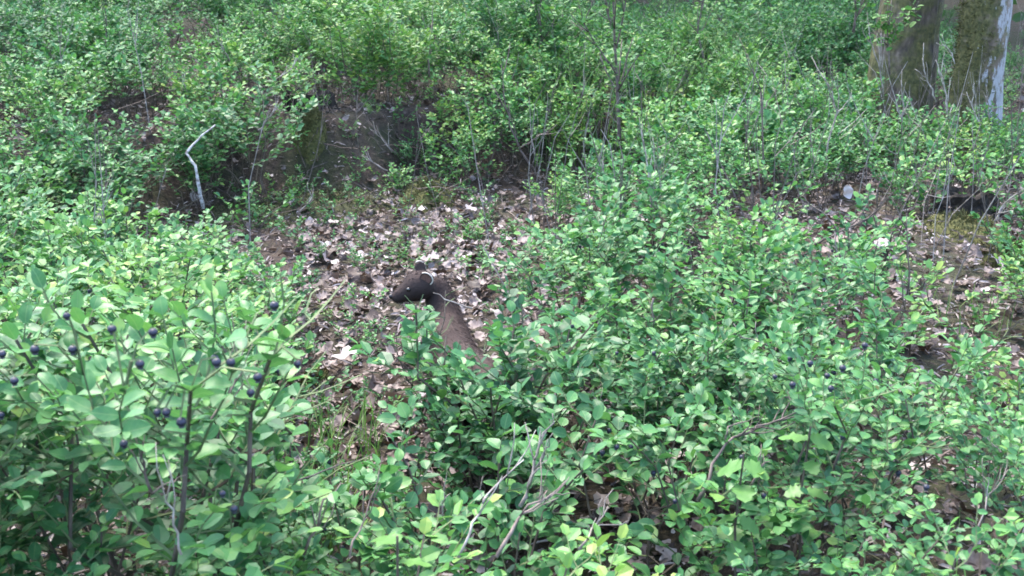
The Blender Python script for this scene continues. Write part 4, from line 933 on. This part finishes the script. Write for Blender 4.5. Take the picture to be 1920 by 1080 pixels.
# ---------------------------------------------------------------- the marten
def build_marten():
    def q(px, py, d): return unproj(px, py, d)
    spine = [(q(806, 533, 1.95), .021), (q(818, 545, 1.95), .026), (q(828, 570, 1.94), .030), (q(833, 600, 1.92), .0345), (q(836, 632, 1.88), .042), (q(843, 665, 1.81), .047), (q(860, 692, 1.74), .047), (q(884, 710, 1.66), .045), (q(905, 722, 1.59), .042), (q(925, 735, 1.53), .030)]
    base = q(850, 700, 1.8).copy(); base[2] = gz(base[0], base[1]); parts = []
    def loft(pts, rads, sides=18, squash=None, sub=4):
        pts = np.array(pts); rads = np.array(rads); t = np.linspace(0, len(pts) - 1, (len(pts) - 1) * sub + 1); i0 = np.clip(t.astype(int), 0, len(pts) - 2); f = (t - i0)[:, None]; n = len(pts)
        p0, p1, p2, p3 = pts[np.clip(i0 - 1, 0, n - 1)], pts[i0], pts[i0 + 1], pts[np.clip(i0 + 2, 0, n - 1)]
        c = .5 * (2 * p1 + (p2 - p0) * f + (2 * p0 - 5 * p1 + 4 * p2 - p3) * f ** 2 + (3 * p1 - p0 - 3 * p2 + p3) * f ** 3)
        r = rads[i0] + (rads[i0 + 1] - rads[i0]) * (f[:, 0] ** 2 * (3 - 2 * f[:, 0])); return tube(c, r, sides)
    parts.append(loft([s[0] for s in spine], [s[1] for s in spine]))
    # head frame: nose to the left of the picture, slightly down and toward the lens
    fw = np.array([-.95, -.22, -.17]); fw /= np.linalg.norm(fw); side = np.cross([0, 0, 1.], fw); side /= np.linalg.norm(side); up = np.cross(fw, side)   # side: its left... toward -y
    hc = q(781, 537, 1.93)
    def hp(a, b, c): return hc + (fw * a + side * b + up * c) * 1.0
    secs = [(-.030, .020, .019, .000), (-.020, .027, .025, .001), (-.006, .0295, .0265, .001), (.006, .0285, .0268, .001), (.017, .0238, .0225, -.002), (.027, .0172, .0165, -.006), (.036, .0140, .0132, -.009), (.044, .0112, .0108, -.0105), (.0485, .006, .0066, -.011)]
    ns = 20; V = []; F = []
    for a, w, h, c in secs:
        for j in range(ns):
            an = 2 * math.pi * j / ns; V.append(hp(a, math.cos(an) * w, c + math.sin(an) * h))
    for i in range(len(secs) - 1):
        for j in range(ns):
            k = (j + 1) % ns; A, B, D_, E = i * ns + j, i * ns + k, (i + 1) * ns + k, (i + 1) * ns + j; F += [(A, B, D_), (A, D_, E)]
    c0 = len(V); V.append(hp(-.034, 0, 0)); V.append(hp(.0500, 0, -.011))
    for j in range(ns):
        k = (j + 1) % ns; F.append((k, j, c0)); F.append(((len(secs) - 1) * ns + j, (len(secs) - 1) * ns + k, c0 + 1))
    parts.append((np.array(V), np.array(F)))
    # which lateral sign faces the lens
    near = 1 if side[1] < 0 else -1
    ears = []
    for sgn in (near, -near):
        ec = hp(-.017, sgn * .0245, .0165) if sgn == near else hp(-.014, sgn * .019, .0235); eu = up * .86 + side * sgn * .38 - fw * .25; eu /= np.linalg.norm(eu)
        ef = fw * .42 + side * sgn * .9; ef -= eu * ef.dot(eu); ef /= np.linalg.norm(ef); es = np.cross(eu, ef); es = es if es.dot(fw) < 0 else -es
        ears.append((ec, eu, ef, es)); V = []; n = 16      # a flattened cup
        for lay, (th, sc) in enumerate([(-.0035, .7), (-.0035, 1.0), (.0020, 1.0), (-.0005, .70)]):
            for j in range(n):
                an = 2 * math.pi * j / n; V.append(ec + es * math.cos(an) * .0130 * sc + eu * (math.sin(an) * .0135 * sc + .003) + ef * th)
        F = []
        for i in range(3):
            for j in range(n):
                k = (j + 1) % n; A, B, D_, E = i * n + j, i * n + k, (i + 1) * n + k, (i + 1) * n + j; F += [(A, B, D_), (A, D_, E)]
        V.append(ec + eu * .003 - ef * .0035); V.append(ec + eu * .003 - ef * .001)
        for j in range(n):
            k = (j + 1) % n; F.append((k, j, len(V) - 2)); F.append((3 * n + j, 3 * n + k, len(V) - 1))
        parts.append((np.array(V), np.array(F)))
    # legs: shoulder > elbow > wrist > paw, hip > knee > hock > paw
    sh = spine[5][0]; hip = spine[8][0]; ax = spine[4][0] - spine[8][0]; ax[2] = 0; ax /= np.linalg.norm(ax); lat = np.array([ax[1], -ax[0], 0])
    for s_ in (-1, 1):
        g0 = sh + lat * s_ * .026; pw = sh + ax * (.03 + .012 * s_) + lat * s_ * .030; zp = gz(pw[0], pw[1]); pw[2] = zp + .009; h_ = g0[2] - zp
        el = g0 - ax * .018 + np.array([0, 0, -h_ * .42]); wr = pw - ax * .004 + np.array([0, 0, h_ * .2])
        parts.append(loft([g0 + [0, 0, .005], el, wr, pw, pw + ax * .026 + [0, 0, -.001]], [.024, .016, .0105, .0115, .008], 12))
        g1 = hip + lat * s_ * .026; pw = hip - ax * .012 + lat * s_ * .034; zp = gz(pw[0], pw[1]); pw[2] = zp + .009; h_ = g1[2] - zp
        kn = g1 + ax * .038 + lat * s_ * .008 + np.array([0, 0, -h_ * .42]); hk = pw - ax * .028 + np.array([0, 0, h_ * .30])
        parts.append(loft([g1 + [0, 0, .006], kn, hk, pw, pw + ax * .034 + [0, 0, -.001]], [.031, .021, .0115, .011, .008], 12))
    # tail: bushy, trailing right and down
    e = spine[-1][0]; tl = [e + [-.01, .02, 0], e + [.022, -.012, -.02], e + [.055, .01, -.06], e + [.08, .07, -.09], e + [.09, .13, -.10]]
    for v in tl[2:]: v[2] = max(v[2], gz(v[0], v[1]) + .03)
    parts.append(loft(tl, [.022, .020, .027, .026, .010], 14))
    V, F = merge(parts); V = V - base
    me = mesh_np('body_src', V, F, [M_fur]); tmp = bpy.data.objects.new('tmp', me); C.objects.link(tmp)
    m = tmp.modifiers.new('r', 'REMESH'); m.mode = 'VOXEL'; m.voxel_size = .0022; m.use_smooth_shade = True
    m2 = tmp.modifiers.new('s', 'SMOOTH'); m2.factor = .5; m2.iterations = 9
    dg = bpy.context.evaluated_depsgraph_get(); dg.update(); body = bpy.data.meshes.new_from_object(tmp.evaluated_get(dg)); bpy.data.objects.remove(tmp); body.name = 'body'
    body.materials.clear(); body.materials.append(M_fur)
    t = empty('marten', base); tag(t, 'dark brown marten with pale-rimmed ears looking left above the leaf litter', 'marten')
    bo = link('body', body, t)
    # short fur
    g = np.random.default_rng(3); nv = len(body.vertices); co = np.empty(nv * 3, np.float32); body.vertices.foreach_get('co', co); co = co.reshape(-1, 3); nr = np.empty(nv * 3, np.float32); body.vertices.foreach_get('normal', nr); nr = nr.reshape(-1, 3)
    k = g.choice(nv, min(nv, 26000), replace=False); P_ = co[k]; Nn = nr[k]; hd = P_ + base; dist_head = np.linalg.norm(hd - hc, axis=1)
    flow = np.where((dist_head < .06)[:, None], -fw[None], np.array([.15, -.55, -.55])[None]); D = Nn * .42 + flow * .9 + g.normal(0, .13, P_.shape)
    L = np.where(dist_head < .055, .004, .012) * g.uniform(.6, 1.3, len(k))
    M = frames(P_, D, g.normal(0, 1, P_.shape), L, np.full(len(k), .0009)); hv, hf, ht = stamp((np.array([(-.15, -.5, 0), (-.15, .5, 0), (1, 0, 0)], float), np.array([(0, 1, 2)])), M, P_, np.zeros(len(k)))
    tag(link('fur', mesh_np('fur', hv, hf, [M_furhair]), t), kind='stuff')
    for ec, eu, ef, es in ears:                                # pale rim and inner ear
        arc = [ec + es * math.cos(an) * .0132 + eu * (math.sin(an) * .0138 + .003) + ef * .001 - base for an in np.linspace(-.75, 2.3, 15)]
        V, F = tube(arc, np.r_[.0008, np.full(13, .0013), .0008], 6); ear = link('ear_rim', mesh_np('ear_rim', V, F, [M_earrim], smooth=True), t)
        cc = ec + eu * .003 - ef * .0002 - base; V = [cc]; F = []
        for j in range(14): an = 2 * math.pi * j / 14; V.append(cc + es * math.cos(an) * .0098 + eu * math.sin(an) * .0104 + ef * .0012)
        for j in range(14): F.append((0, 1 + j, 1 + (j + 1) % 14))
        link('inner_ear', mesh_np('inner_ear', V, F, [M_earin], smooth=True), t)
    for sgn in (1, -1):
        bm = bmesh.new(); bmesh.ops.create_uvsphere(bm, u_segments=14, v_segments=10, radius=.0040); e_ = bpy.data.meshes.new('eye'); bm.to_mesh(e_); bm.free(); e_.materials.append(M_eye); e_.polygons.foreach_set('use_smooth', [True] * len(e_.polygons))
        link('eye', e_, t, hp(.0172, sgn * .0222, .0052) - base)
    bm = bmesh.new(); bmesh.ops.create_uvsphere(bm, u_segments=12, v_segments=8, radius=.0048); e_ = bpy.data.meshes.new('nose'); bm.to_mesh(e_); bm.free(); e_.materials.append(M_nose); e_.polygons.foreach_set('use_smooth', [True] * len(e_.polygons))
    link('nose', e_, t, hp(.0495, 0, -.0075) - base)
build_marten()
